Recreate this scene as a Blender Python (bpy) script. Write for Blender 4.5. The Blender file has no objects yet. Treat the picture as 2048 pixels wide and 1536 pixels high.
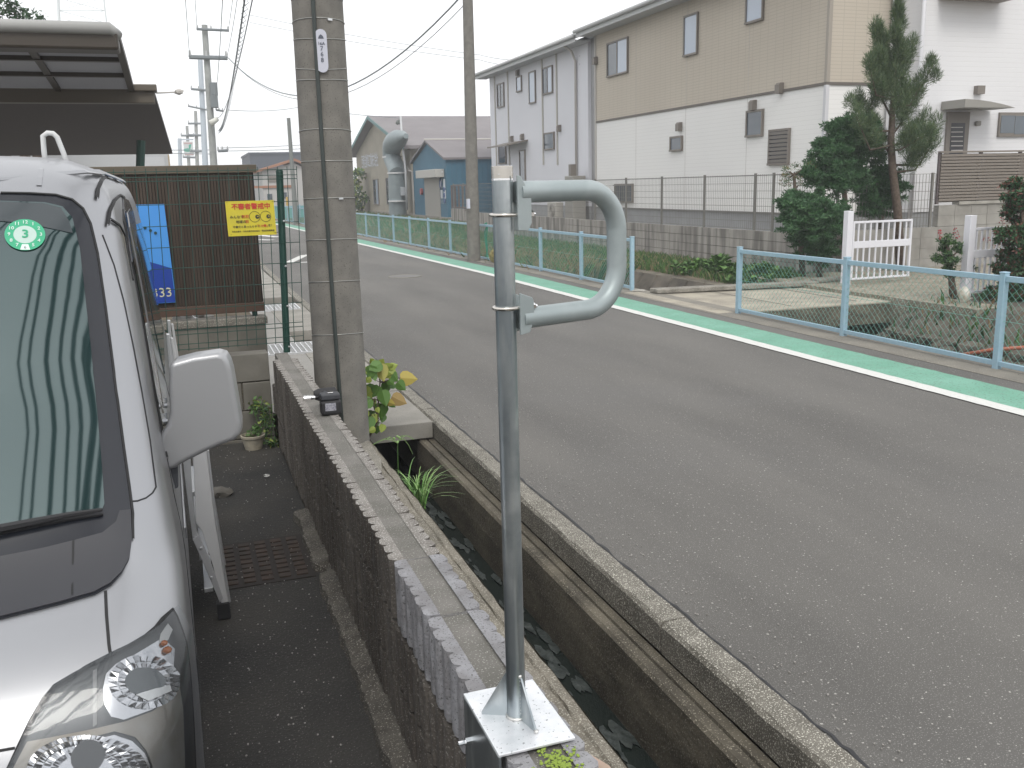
import bpy, bmesh, math, random
from mathutils import Vector, Matrix, Euler, noise
from mathutils.bvhtree import BVHTree
from mathutils.geometry import delaunay_2d_cdt
random.seed(7)
C = bpy.context.scene.collection
sc = bpy.context.scene
# ------------------------------------------------------------------ camera
FPX, CX, CY = 1850.0, 1024.0, 768.0          # focal length and centre in pixels of a 2048 wide frame
EYE = Vector((0.0, 0.0, 1.75))
roll = math.radians(1.37); vpx, vpy = 352.0, 386.0
n = (math.sin(roll), math.cos(roll))
c0 = n[0]*(vpx-CX)+n[1]*(vpy-CY)
DOWN = Vector((n[0], n[1], -c0/FPX)).normalized()
FY = Vector((vpx-CX, vpy-CY, FPX)).normalized()
UP = -DOWN
RX = DOWN.cross(FY).normalized()
def to_world(c): return Vector((RX.dot(c), FY.dot(c), UP.dot(c)))
R_ = to_world(Vector((1,0,0))); D_ = to_world(Vector((0,1,0))); F_ = to_world(Vector((0,0,1)))
cam_data = bpy.data.cameras.new('camera'); cam = bpy.data.objects.new('camera', cam_data); C.objects.link(cam)
cam_data.sensor_width = 36; cam_data.lens = FPX/2048*36; cam_data.clip_start = 0.05; cam_data.clip_end = 2000
m3 = Matrix((R_, -D_, -F_)).transposed()
cam.matrix_world = Matrix.Translation(EYE) @ m3.to_4x4()
sc.camera = cam
# ------------------------------------------------------------------ world, sun, exposure
SUN_EL, SUN_AZ = math.radians(52), math.radians(188)   # azimuth clockwise from +y: high, behind the camera to the right
w = bpy.data.worlds.new('World'); sc.world = w; w.use_nodes = True
nt = w.node_tree; nt.nodes.clear()
sky = nt.nodes.new('ShaderNodeTexSky'); sky.sky_type = 'NISHITA'; sky.sun_disc = False
sky.sun_elevation = SUN_EL; sky.sun_rotation = SUN_AZ; sky.air_density = 1.0; sky.dust_density = 4.0
hs = nt.nodes.new('ShaderNodeHueSaturation'); hs.inputs['Saturation'].default_value = 0.25; hs.inputs['Value'].default_value = 1.0
mx = nt.nodes.new('ShaderNodeMix'); mx.data_type = 'RGBA'; mx.inputs['Factor'].default_value = 0.72
mx.inputs[7].default_value = (11.9, 12.0, 12.2, 1)       # even white cloud cover
bg = nt.nodes.new('ShaderNodeBackground'); bg.inputs['Strength'].default_value = 0.1
ow = nt.nodes.new('ShaderNodeOutputWorld')
nt.links.new(sky.outputs[0], hs.inputs['Color']); nt.links.new(hs.outputs[0], mx.inputs[6])
nt.links.new(mx.outputs[2], bg.inputs['Color']); nt.links.new(bg.outputs[0], ow.inputs[0])
sl = bpy.data.lights.new('sun', 'SUN'); sl.energy = 1.1; sl.angle = math.radians(24); sl.color = (1, .965, .9)
so = bpy.data.objects.new('sun', sl); C.objects.link(so)
sd = Vector((math.sin(SUN_AZ)*math.cos(SUN_EL), math.cos(SUN_AZ)*math.cos(SUN_EL), math.sin(SUN_EL)))
so.rotation_euler = sd.to_track_quat('Z', 'Y').to_euler(); so.location = (0, 0, 30)
sc.view_settings.view_transform = 'Standard'; sc.view_settings.look = 'None'
sc.view_settings.exposure = 0.45; sc.view_settings.gamma = 1.0
sc.render.film_transparent = False
# ------------------------------------------------------------------ measuring helpers
def ray(u, v): return to_world(Vector((u-CX, v-CY, FPX)))
def GZ(u, v, z=0.0):
    d = ray(u, v); t = (z-EYE.z)/d.z; return EYE+d*t
def PX(u, v, X):
    d = ray(u, v); return EYE+d*(X/d.x)
def PY(u, v, Y):
    d = ray(u, v); return EYE+d*(Y/d.y)
def bend(y): return -0.028*max(0.0, y-18.0)               # the road drifts to the left further on
# ------------------------------------------------------------------ materials
MATS = {}
def mat(name, col, rough=.8, metal=0., col2=None, scale=8., detail=4., mixlo=.35, mixhi=.65, bump=0., bscale=40., bdist=.01,
        stretch=None, spec=None, coat=0., speck=None, speckscale=300., speckthr=.72, speck2=None, col3=None, scale3=1.2, thr3=(.5,.7), coords='world', vary=0.):
    if name in MATS: return MATS[name]
    m = bpy.data.materials.new(name); m.use_nodes = True; t = m.node_tree; N = t.nodes; L = t.links
    b = N['Principled BSDF']; b.inputs['Base Color'].default_value = (*col, 1); b.inputs['Roughness'].default_value = rough
    b.inputs['Metallic'].default_value = metal
    if spec is not None: b.inputs['Specular IOR Level'].default_value = spec
    if coat: b.inputs['Coat Weight'].default_value = coat; b.inputs['Coat Roughness'].default_value = .04
    def co(st):
        if coords == 'world':
            g = N.new('ShaderNodeNewGeometry'); o = g.outputs['Position']
        else:
            g = N.new('ShaderNodeTexCoord'); o = g.outputs['Object']
        if st:
            mp = N.new('ShaderNodeMapping'); mp.inputs['Scale'].default_value = st; L.new(o, mp.inputs['Vector']); o = mp.outputs[0]
        return o
    def nz(sc_, det, st=None):
        x = N.new('ShaderNodeTexNoise'); x.inputs['Scale'].default_value = sc_; x.inputs['Detail'].default_value = det
        L.new(co(st), x.inputs['Vector']); return x.outputs['Fac']
    def mixc(fac, a, bcol):
        x = N.new('ShaderNodeMix'); x.data_type = 'RGBA'; L.new(fac, x.inputs['Factor'])
        if isinstance(a, tuple): x.inputs[6].default_value = (*a, 1)
        else: L.new(a, x.inputs[6])
        if isinstance(bcol, tuple): x.inputs[7].default_value = (*bcol, 1)
        else: L.new(bcol, x.inputs[7])
        return x.outputs[2]
    def ramp(fac, lo, hi):
        x = N.new('ShaderNodeMapRange'); x.inputs[1].default_value = lo; x.inputs[2].default_value = hi; L.new(fac, x.inputs[0]); return x.outputs[0]
    cur = col
    if col2 is not None:
        cur = mixc(ramp(nz(scale, detail, stretch), mixlo, mixhi), col, col2)
    if col3 is not None:
        cur = mixc(ramp(nz(scale3, 5), thr3[0], thr3[1]), cur, col3)
    if speck is not None:
        cur = mixc(ramp(nz(speckscale, 1), speckthr-.03, speckthr+.03), cur, speck)
    if speck2 is not None:
        cur = mixc(ramp(nz(speck2[1], 0, speck2[3] if len(speck2) > 3 else None), speck2[2]-.02, speck2[2]+.02), cur, speck2[0])
    if vary:
        oi = N.new('ShaderNodeObjectInfo'); h = N.new('ShaderNodeHueSaturation'); r = N.new('ShaderNodeMapRange')
        r.inputs[3].default_value = 1-vary; r.inputs[4].default_value = 1+vary; L.new(oi.outputs['Random'], r.inputs[0]); L.new(r.outputs[0], h.inputs['Value'])
        if isinstance(cur, tuple): h.inputs['Color'].default_value = (*cur, 1)
        else: L.new(cur, h.inputs['Color'])
        cur = h.outputs[0]
    if not isinstance(cur, tuple): L.new(cur, b.inputs['Base Color'])
    if bump:
        bp = N.new('ShaderNodeBump'); bp.inputs['Strength'].default_value = bump; bp.inputs['Distance'].default_value = bdist
        L.new(nz(bscale, 5, None), bp.inputs['Height']); L.new(bp.outputs[0], b.inputs['Normal'])
    MATS[name] = m; return m
# ------------------------------------------------------------------ mesh helpers
class MB:
    def __init__(s): s.v = []; s.f = []; s.mi = []; s.cur = 0
    def add(s, vs, fs):
        o = len(s.v); s.v += [tuple(x) for x in vs]; s.f += [tuple(o+i for i in f) for f in fs]; s.mi += [s.cur]*len(fs); return s
    def box(s, c, d, rz=0., M=None):
        x, y, z = d[0]/2, d[1]/2, d[2]/2
        vs = [Vector((a*x, b*y, e*z)) for a in (-1, 1) for b in (-1, 1) for e in (-1, 1)]
        if rz: r = Matrix.Rotation(rz, 3, 'Z'); vs = [r@q for q in vs]
        if M: vs = [M@q for q in vs]
        c = Vector(c); vs = [q+c for q in vs]
        return s.add(vs, [(0,1,3,2),(4,6,7,5),(0,4,5,1),(2,3,7,6),(0,2,6,4),(1,5,7,3)])
    def bb(s, x0, x1, y0, y1, z0, z1): return s.box(((x0+x1)/2, (y0+y1)/2, (z0+z1)/2), (abs(x1-x0), abs(y1-y0), abs(z1-z0)))
    def poly(s, pts): return s.add(pts, [tuple(range(len(pts)))])
    def prism(s, pts, vec):
        pts = [Vector(p) for p in pts]; n_ = len(pts); q = [p+Vector(vec) for p in pts]
        fs = [tuple(range(n_))[::-1], tuple(range(n_, 2*n_))]+[(i, (i+1) % n_, n_+(i+1) % n_, n_+i) for i in range(n_)]
        return s.add(pts+q, fs)
    def tube(s, pts, r, k=8, cap=True, closed=False):
        pts = [Vector(p) for p in pts]; n_ = len(pts)
        rs = r if isinstance(r, (list, tuple)) else [r]*n_
        vs = []; pa = None
        for i, p in enumerate(pts):
            if closed: d = pts[(i+1) % n_]-pts[i-1]
            else: d = pts[min(i+1, n_-1)]-pts[max(i-1, 0)]
            d.normalize()
            if pa is None:
                a = Vector((0, 0, 1)) if abs(d.z) < .9 else Vector((1, 0, 0)); a = (a-d*a.dot(d)).normalized()
            else:
                a = (pa-d*pa.dot(d)); a = a.normalized() if a.length > 1e-6 else Vector((1, 0, 0))
            pa = a; b = d.cross(a)
            for j in range(k):
                t = 2*math.pi*j/k; vs.append(p+(a*math.cos(t)+b*math.sin(t))*rs[i])
        fs = []
        for i in range(n_ if closed else n_-1):
            i2 = (i+1) % n_
            for j in range(k): fs.append((i*k+j, i*k+(j+1) % k, i2*k+(j+1) % k, i2*k+j))
        if cap and not closed: fs += [tuple(range(k))[::-1], tuple(range((n_-1)*k, n_*k))]
        return s.add(vs, fs)
    def ico(s, c, r, jit=.2, sub=2, sq=(1, 1, 1)):
        bm = bmesh.new(); bmesh.ops.create_icosphere(bm, subdivisions=sub, radius=1)
        vs = [Vector(c)+Vector((q.co.x*sq[0], q.co.y*sq[1], q.co.z*sq[2]))*r*(1+random.uniform(-jit, jit)) for q in bm.verts]
        fs = [tuple(x.index for x in f.verts) for f in bm.faces]; bm.free(); return s.add(vs, fs)
    def mesh(s, name, mats, smooth=False):
        me = bpy.data.meshes.new(name); me.from_pydata(s.v, [], s.f)
        for m in (mats if isinstance(mats, (list, tuple)) else [mats]): me.materials.append(m)
        me.polygons.foreach_set('material_index', s.mi)
        if smooth: me.polygons.foreach_set('use_smooth', [True]*len(s.f))
        me.update(); return me
    def build(s, name, mats, parent=None, smooth=False, bevel=0., seg=2, fix=True, autos=None):
        me = s.mesh(name, mats, smooth)
        if fix:
            bm = bmesh.new(); bm.from_mesh(me); bmesh.ops.recalc_face_normals(bm, faces=bm.faces); bm.to_mesh(me); bm.free()
        if autos is not None: 
            me.set_sharp_from_angle(angle=math.radians(autos))
        return link(name, me, parent, bevel, seg)
def link(name, me, parent=None, bevel=0., seg=2):
    o = bpy.data.objects.new(name, me); C.objects.link(o)
    if parent is not None:
        o.parent = parent; o.matrix_parent_inverse = Matrix.Translation(-Vector(parent.location)) if not parent.parent else Matrix.Translation(-Vector(parent.parent.location))
        if parent.type == 'MESH' : o.matrix_parent_inverse = Matrix.Identity(4)
    if bevel:
        b = o.modifiers.new('bevel', 'BEVEL'); b.width = bevel; b.segments = seg; b.limit_method = 'ANGLE'; b.angle_limit = math.radians(40)
    return o
def tag(o, label, cat, group=None):
    o['label'] = label; o['category'] = cat
    if group: o['group'] = group
    return o
def thing(name, label, cat, loc, group=None):
    o = bpy.data.objects.new(name, None); C.objects.link(o); o.location = loc; o.empty_display_size = .2
    return tag(o, label, cat, group)
def struct(o): o['kind'] = 'structure'; return o
def stuff(o): o['kind'] = 'stuff'; return o
def copy_tree(o, parent=None, loc=None):
    c = o.copy(); C.objects.link(c)
    if parent is not None: c.parent = parent
    if loc is not None: c.location = loc
    for ch in list(o.children): copy_tree(ch, c)
    return c
def text_mesh(txt, size, align='CENTER'):
    cu = bpy.data.curves.new('t', 'FONT'); cu.body = txt; cu.size = size; cu.align_x = align; cu.align_y = 'CENTER'; cu.resolution_u = 2
    o = bpy.data.objects.new('t', cu); C.objects.link(o); dg = bpy.context.evaluated_depsgraph_get()
    me = bpy.data.meshes.new_from_object(o.evaluated_get(dg)); bpy.data.objects.remove(o); bpy.data.curves.remove(cu); return me
def lettering(name, txt, size, origin, ux, uy, m, parent=None, bold=0.):
    """flat letters at origin, ux along the line and uy up; the sheet sits on its board"""
    me = text_mesh(txt, size); ux = Vector(ux); uy = Vector(uy); o = Vector(origin)
    mb = MB(); sh = [(0, 0)]+([(bold, 0), (0, bold), (bold, bold)] if bold else [])
    nrm = ux.cross(uy)
    for k, (a, b) in enumerate(sh):
        mb.add([o+ux*(v.co.x+a)+uy*(v.co.y+b)+nrm*(.0003*k) for v in me.vertices], [tuple(p.vertices) for p in me.polygons])
    bpy.data.meshes.remove(me)
    return mb.build(name, m, parent, fix=False)
def blob(c, r, jit=.25, sq=(1, 1, 1)):
    a = random.uniform(0, 6.283); u = random.uniform(-1, 1); q = math.sqrt(1-u*u); rr = r*random.random()**(1/2.2)
    return Vector(c)+Vector((q*math.cos(a)*sq[0], q*math.sin(a)*sq[1], u*sq[2]))*rr
def leaves(mb, centres, per, lw, ll, nmat=1, droop=0., updir=None):
    """small folded leaf faces scattered in clumps; centres = list of (point, radius, squash)"""
    for (c, r, sq) in centres:
        for _ in range(per):
            p = blob(c, r, sq=sq)
            d = Vector((random.gauss(0, 1), random.gauss(0, 1), random.gauss(0, 1)-droop))
            if updir is not None: d = d*.45+Vector(updir)+(p-Vector(c)).normalized()*.5
            d.normalize(); a = d.cross(Vector((random.gauss(0, 1), random.gauss(0, 1), random.gauss(0, 1)))).normalized()
            l = ll*random.uniform(.6, 1.25); w_ = lw*random.uniform(.6, 1.25)
            mb.cur = random.randrange(nmat)
            mb.add([p, p+d*l*.5+a*w_*.5, p+d*l, p+d*l*.5-a*w_*.5], [(0, 1, 2, 3)])
    mb.cur = 0
# material library
M_asph = mat('asphalt', (.086,.082,.076), .85, col2=(.126,.120,.110), scale=1.1, stretch=(1,.22,1), speck=(.25,.243,.228), speckscale=190, speckthr=.655, speck2=((.38,.37,.34), 75, .785), bump=.5, bscale=260, bdist=.003, col3=(.112,.108,.102), scale3=.45, thr3=(.48,.72))
M_white = mat('road_paint_white', (.60,.60,.575), .7, col2=(.5,.5,.48), scale=30, mixlo=.5, mixhi=.8, bump=.3, bscale=150, bdist=.003)
M_green = mat('road_paint_green', (.13,.32,.23), .75, col2=(.17,.37,.28), scale=2.5, speck=(.10,.19,.15), speckscale=55, speckthr=.64, col3=(.15,.30,.23), scale3=9, thr3=(.52,.7), bump=.4, bscale=120, bdist=.003)
M_conc = mat('old_concrete', (.23,.215,.185), .9, col2=(.14,.13,.11), scale=7, speck=(.5,.48,.42), speckscale=190, speckthr=.64, bump=.6, bscale=60, bdist=.006)
M_conc_l = mat('pale_concrete', (.36,.345,.31), .9, col2=(.26,.25,.22), scale=4, speck=(.2,.19,.17), speckscale=90, speckthr=.66, bump=.4, bscale=60, bdist=.004)
M_conc_d = mat('wet_stained_shade_concrete', (.062,.054,.040), .85, col2=(.135,.118,.088), scale=3.5, speck=(.32,.29,.23), speckscale=150, speckthr=.66, bump=.6, bscale=45, bdist=.008, stretch=(1,1,2.5))  # wet stains in the ditch; also painted shade on the bridge front
M_lot = mat('dark_gravelly_asphalt', (.020,.0195,.019), .9, col2=(.036,.034,.031), scale=2.2, speck=(.13,.125,.115), speckscale=170, speckthr=.68, bump=.9, bscale=90, bdist=.008, col3=(.048,.043,.036), scale3=1.3, thr3=(.52,.75))
M_block_top = mat('worn_lit_block_top', (.26,.245,.225), .95, col2=(.17,.155,.14), scale=12, speck=(.5,.48,.45), speckscale=190, speckthr=.62, bump=.9, bscale=90, bdist=.006)  # worn top, also paled for the light falling on it
M_block = mat('rough_split_block', (.115,.102,.088), .95, col2=(.062,.053,.045), scale=5, stretch=(1,1,.12), speck=(.25,.24,.22), speckscale=210, speckthr=.66, bump=.9, bscale=80, bdist=.008, vary=.06)  # dirt-streaked face, with its shade darkened into the colour
M_block_l = mat('new_split_block', (.30,.30,.315), .95, col2=(.21,.205,.21), scale=14, speck=(.10,.10,.10), speckscale=190, speckthr=.66, bump=.9, bscale=90, bdist=.006)
M_fill = mat('core_mortar', (.19,.18,.165), .95, col2=(.13,.125,.11), scale=6, speck=(.36,.35,.32), speckscale=210, speckthr=.66, bump=.5, bscale=70, bdist=.004)
M_gblock = mat('grey_weathered_block', (.34,.32,.29), .95, col2=(.17,.16,.145), scale=5, mixlo=.42, mixhi=.62, stretch=(1,1,.1), bump=.4, bscale=40, bdist=.006, vary=.08)
M_galv = mat('galvanised_steel', (.56,.60,.61), .30, .9, col2=(.28,.32,.345), scale=26, mixlo=.38, mixhi=.62, stretch=(1,1,.16), col3=(.36,.40,.42), scale3=9, thr3=(.45,.6), bump=.12, bscale=90, bdist=.002)  # zinc mottling, its vertical streaks strengthened to stand in for reflection bands
M_galv_p = mat('galvanised_plate', (.82,.83,.85), .42, .6, col2=(.72,.74,.76), scale=30, speck=(.35,.36,.37), speckscale=140, speckthr=.7, bump=.05, bscale=60, bdist=.002)
M_greyp = mat('matt_zinc_coating', (.36,.405,.41), .45, .4, col2=(.31,.355,.36), scale=14, mixlo=.4, mixhi=.6)
M_stain = mat('stainless_steel', (.62,.59,.54), .22, 1.0)
M_chrome = mat('bright_chrome', (.9,.9,.9), .12, 1.0)
M_alu = mat('brushed_aluminium', (.68,.69,.70), .38, .8)
M_alu_w = mat('anodised_aluminium', (.60,.60,.60), .5, .4)
M_blk = mat('black_rubber', (.018,.018,.02), .6)
M_blkp = mat('dark_grey_plastic', (.045,.048,.055), .5)
M_pole = mat('pole_concrete', (.195,.185,.165), .9, col2=(.15,.142,.128), scale=9, speck=(.10,.095,.085), speckscale=130, speckthr=.66, bump=.25, bscale=120, bdist=.003)
M_polefar = mat('weathered_pole_concrete', (.33,.34,.33), .9, col2=(.25,.26,.25), scale=3)
M_bluef = mat('light_blue_paint', (.27,.41,.50), .55, col2=(.31,.44,.52), scale=20)
M_chain = mat('green_coated_wire', (.17,.40,.34), .5)
M_grn = mat('dark_green_powder_coat', (.012,.055,.042), .45)
M_wire = mat('dark_cable', (.05,.052,.055), .6)
M_wirel = mat('pale_cable', (.16,.18,.19), .6)  # lighter grey than the dark cable
M_brown = mat('dark_brown_slats', (.040,.027,.018), .7, col2=(.062,.045,.033), scale=12, stretch=(1,1,.1))
M_brown2 = mat('bronze_aluminium', (.085,.068,.052), .5, .2)
M_soil = mat('soil', (.10,.08,.055), .95, col2=(.16,.13,.09), scale=5, bump=.8, bscale=30, bdist=.03)
M_leafA = mat('leaf_mid_green', (.065,.14,.035), .6); M_leafB = mat('leaf_dark_green', (.030,.075,.026), .6)
M_leafC = mat('leaf_yellow_green', (.19,.24,.045), .6); M_leafD = mat('leaf_dry_brown', (.20,.14,.07), .8)
M_leafY = mat('leaf_yellow', (.42,.34,.06), .6); M_leafO = mat('leaf_orange', (.38,.20,.045), .7)
M_grassA = mat('grass_green', (.085,.17,.045), .7); M_grassB = mat('grass_straw', (.27,.22,.13), .85)
M_needle = mat('pine_needles', (.055,.10,.04), .6); M_needleL = mat('pine_needles_light', (.11,.155,.06), .6)
M_yew = mat('yew_leaves', (.026,.085,.028), .6); M_yewL = mat('yew_leaves_light', (.055,.135,.045), .6)
M_bark = mat('bark', (.075,.055,.040), .95, col2=(.12,.09,.07), scale=20, bump=.8, bscale=40, bdist=.02)
M_stem = mat('woody_stem', (.07,.045,.035), .8)
M_red = mat('red_flowers', (.30,.03,.04), .7)
# ================================================================== GROUND, ROAD, DITCH, LOT
def strip(name, xs, y0, y1, m, step=4., bendit=True, jit=0.):
    """surface of the cross-section xs=[(x,z),...] running along the road"""
    mb = MB(); ys = []; y = y0
    while y < y1-1e-6: ys.append(y); y += step
    ys.append(y1); k = len(xs)
    for y in ys:
        b = bend(y) if bendit else 0
        for (x, z) in xs: mb.v.append((x+b+(random.uniform(-jit, jit) if jit else 0), y, z))
    for i in range(len(ys)-1):
        for j in range(k-1): mb.f.append((i*k+j, i*k+j+1, (i+1)*k+j+1, (i+1)*k+j)); mb.mi.append(0)
    return struct(mb.build(name, m, fix=False))
gm = MB(); gm.add([(-500, -300, -1.35), (500, -300, -1.35), (500, 800, -1.35), (-500, 800, -1.35)], [(0, 1, 2, 3)])
struct(gm.build('ground', M_soil, fix=False))
strip('road', [(1.80, .0), (6.62, .0)], -12, 160, M_asph)
strip('road_far_left', [(-40, .015), (1.0, .015), (1.0, -.3)], 30, 160, M_conc_l)
strip('green_strip', [(5.84, .004), (6.37, .004)], -2, 120, M_green, step=.12, jit=.006)
strip('white_line', [(5.705, .008), (5.86, .008)], -2, 120, M_white, step=.09, jit=.005)
strip('verge', [(6.62, .003), (6.66, .012), (7.12, .012), (7.13, -.02), (7.22, -1.15)], -12, 140, mat('verge_concrete', (.155,.145,.125), .9, col2=(.21,.195,.165), scale=2.5, speck=(.34,.32,.27), speckscale=80, speckthr=.68, bump=.4, bscale=60, bdist=.004))
# ragged crack line between kerb and asphalt
cr = MB(); random.seed(11)
y = 1.2; prev = None
while y < 12:
    x = 1.812+random.uniform(-.008, .008); w_ = random.uniform(.003, .009)
    cur = (Vector((x-w_, y, .0045)), Vector((x+w_, y, .0045)))
    if prev: cr.poly([prev[0], prev[1], cur[1], cur[0]])
    prev = cur; y += random.uniform(.03, .08)
struct(cr.build('pavement_joint', M_blk, fix=False))
# kerb of the ditch: separate cast lengths, top worn
def kerb_piece(y0, y1, name='kerb_stone'):
    mb = MB(); xs = [(1.69, -.13), (1.69, -.012), (1.703, .006), (1.80, .006), (1.808, -.002), (1.808, -.1)]
    ny = 14; k = len(xs)
    for i in range(ny+1):
        y = y0+(y1-y0)*i/ny
        for j, (x, z) in enumerate(xs):
            jx = random.uniform(-.004, .004) if j in (1, 2) else random.uniform(-.003, .003)*(j > 2)
            mb.v.append((x+jx, y, z+random.uniform(-.0025, .0025)))
    for i in range(ny):
        for j in range(k-1): mb.f.append((i*k+j, i*k+j+1, (i+1)*k+j+1, (i+1)*k+j)); mb.mi.append(0)
    mb.f.append(tuple(range(k))); mb.f.append(tuple(range(ny*k, ny*k+k))); mb.mi += [0, 0]
    return mb
kerb = struct(strip('kerb', [(1.71, -.10), (1.79, -.10)], -3, 40, M_conc))
yy = -2.9
while yy < 30:
    L_ = 1.98 if yy < 10 else 3.98
    b = kerb_piece(yy, yy+L_)
    if yy > 18: b.v = [(a[0]+.03*(a[1]-18)*.3, a[1], a[2]) for a in b.v]
    b.build('kerb_stone', mat('kerb_concrete', (.175,.163,.138), .9, col2=(.115,.106,.088), scale=9, speck=(.55,.53,.46), speckscale=170, speckthr=.62, bump=.7, bscale=50, bdist=.006), kerb)
    yy += L_+.012
# ditch: ledge for the lids, stained channel walls, bed
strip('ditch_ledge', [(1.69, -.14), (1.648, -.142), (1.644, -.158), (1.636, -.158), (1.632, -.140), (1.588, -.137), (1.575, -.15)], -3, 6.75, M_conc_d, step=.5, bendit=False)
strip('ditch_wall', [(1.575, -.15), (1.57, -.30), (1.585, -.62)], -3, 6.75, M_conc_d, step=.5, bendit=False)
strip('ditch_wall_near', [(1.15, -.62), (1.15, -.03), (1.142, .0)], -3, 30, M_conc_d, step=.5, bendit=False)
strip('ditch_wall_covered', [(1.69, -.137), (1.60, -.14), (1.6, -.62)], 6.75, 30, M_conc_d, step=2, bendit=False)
wm = mat('ditch_water', (.018,.024,.022), .06, spec=.6)
wm2 = mat('algae_crust', (.030,.038,.036), .45, col2=(.058,.068,.064), scale=14, bump=.8, bscale=30, bdist=.02)
strip('water', [(1.14, -.50), (1.62, -.50)], -3, 30, wm, bendit=False)
ab = MB(); random.seed(5)
for i in range(170):                                      # crusts of algae and silt floating along the edges
    y = random.uniform(1.4, 6.4); x = random.choice([random.uniform(1.17, 1.3), random.uniform(1.2, 1.5), random.uniform(1.45, 1.58)])
    r = random.uniform(.012, .05); k = 11
    ab.poly([(x+math.cos(t*6.283/k)*r*.55*random.uniform(.5, 1.3), y+math.sin(t*6.283/k)*r*2*random.uniform(.5, 1.3), -.4965+i*.00004) for t in range(k)])
stuff(tag(ab.build('algae_mat', wm2, fix=False), 'grey green algae crust floating on the ditch water', 'algae'))
# strip between wall and ditch, with a chipped lip
sb = MB(); ny = 90; xs = [(.64, -.02), (.72, .004), (.98, .006), (1.085, .002), (1.092, -.008), (1.10, .0), (1.14, -.004), (1.150, -.02)]
for i in range(ny+1):
    y = -3+10.4*i/ny
    for j, (x, z) in enumerate(xs):
        sb.v.append((x+random.uniform(-.006, .006)*(j > 2), y, z+random.uniform(-.003, .003)))
for i in range(ny):
    for j in range(len(xs)-1): k = len(xs); sb.f.append((i*k+j, i*k+j+1, (i+1)*k+j+1, (i+1)*k+j)); sb.mi.append(0)
struct(sb.build('ditch_strip', mat('rough_cast_concrete', (.20,.18,.145), .95, col2=(.125,.113,.09), scale=6, speck=(.42,.40,.34), speckscale=180, speckthr=.62, bump=.9, bscale=45, bdist=.01), fix=False))
# cover slabs over the ditch, one by one
slabs = struct(strip('ditch_cover_bed', [(1.17, -.13), (1.68, -.13)], 6.7, 30, M_conc_d, bendit=False))
y = 6.655; i = 0
m_slab = mat('cover_slab_concrete', (.30,.285,.255), .9, col2=(.235,.225,.20), scale=3, speck=(.19,.18,.16), speckscale=110, speckthr=.66, bump=.3, bscale=80, bdist=.003, vary=.07)
while y < 29:
    L_ = 1.0 if y > 7 else 1.2
    if not (10.1 < y < 10.9 or 14.0 < y < 14.9):
        mb = MB(); mb.bb(1.17, 1.682, y, y+L_-.012, -.125, .004+random.uniform(-.003, .003)); mb.build('cover_slab', m_slab, slabs, bevel=.006)
    y += L_; i += 1
# apron of the neighbouring driveway
strip('apron', [(-6.0, .05), (.4, .01), (1.168, .0), (1.168, -.1)], 7.45, 30, mat('driveway_concrete', (.30,.29,.27), .9, col2=(.24,.23,.215), scale=1.5, speck=(.2,.19,.17), speckscale=100, speckthr=.66, bump=.2, bscale=60, bdist=.003), bendit=False)
# steel gratings across the drain
def grating(x0, x1, y0, y1, label):
    t = thing('drain_grating', label, 'drain grating', ((x0+x1)/2, (y0+y1)/2, .01), 'steel gratings in the driveway')
    mb = MB(); mb.bb(x0, x1, y0, y0+.02, -.01, .022); mb.bb(x0, x1, y1-.02, y1, -.01, .022); mb.bb(x0, x0+.02, y0+.02, y1-.02, -.01, .022); mb.bb(x1-.02, x1, y0+.02, y1-.02, -.01, .022)
    mb.build('frame', M_alu, t)
    g = MB(); n_ = int((x1-x0)/.055)
    for i in range(1, n_): x = x0+(x1-x0)*i/n_; g.bb(x-.006, x+.006, y0+.02, y1-.02, -.008, .018)
    n_ = int((y1-y0)/.10)
    for i in range(1, n_): yq = y0+(y1-y0)*i/n_; g.bb(x0+.02, x1-.02, yq-.004, yq+.004, -.004, .021)
    g.build('grille', M_alu, t)
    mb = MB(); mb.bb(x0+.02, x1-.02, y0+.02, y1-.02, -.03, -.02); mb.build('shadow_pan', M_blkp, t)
grating(.62, 1.66, 10.15, 10.85, 'grey steel grating set in the concrete behind the utility pole foot')
grating(.30, 1.60, 14.05, 14.85, 'far steel grating in the neighbouring drive, under the brown screen')
# parking lot
lm = MB(); nx, ny = 30, 60
for i in range(ny+1):
    for j in range(nx+1):
        x = -8+8.5*j/nx; y = -5+11.38*i/ny; lm.v.append((x, y, .07+.006*noise.noise(Vector((x*3, y*3, 0)))))
for i in range(ny):
    for j in range(nx): a = i*(nx+1)+j; lm.f.append((a, a+1, a+nx+2, a+nx+1)); lm.mi.append(0)
struct(lm.build('parking_lot', M_lot, fix=False))
# stones, litter and leaves on the lot
gr = MB(); random.seed(3)
for _ in range(500):
    x = random.uniform(-.1, .49); y = random.uniform(1.6, 6.3); s = random.uniform(.0012, .0035)
    gr.box((x, y, .078+s*.3), (s*1.6, s*1.3, s), random.uniform(0, 3))
stuff(tag(gr.build('loose_grit', mat('pale_grit', (.20,.19,.17), .9, col2=(.4,.38,.36), scale=60), fix=False), 'pale grit and small stones scattered on the dark lot', 'grit'))
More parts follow.
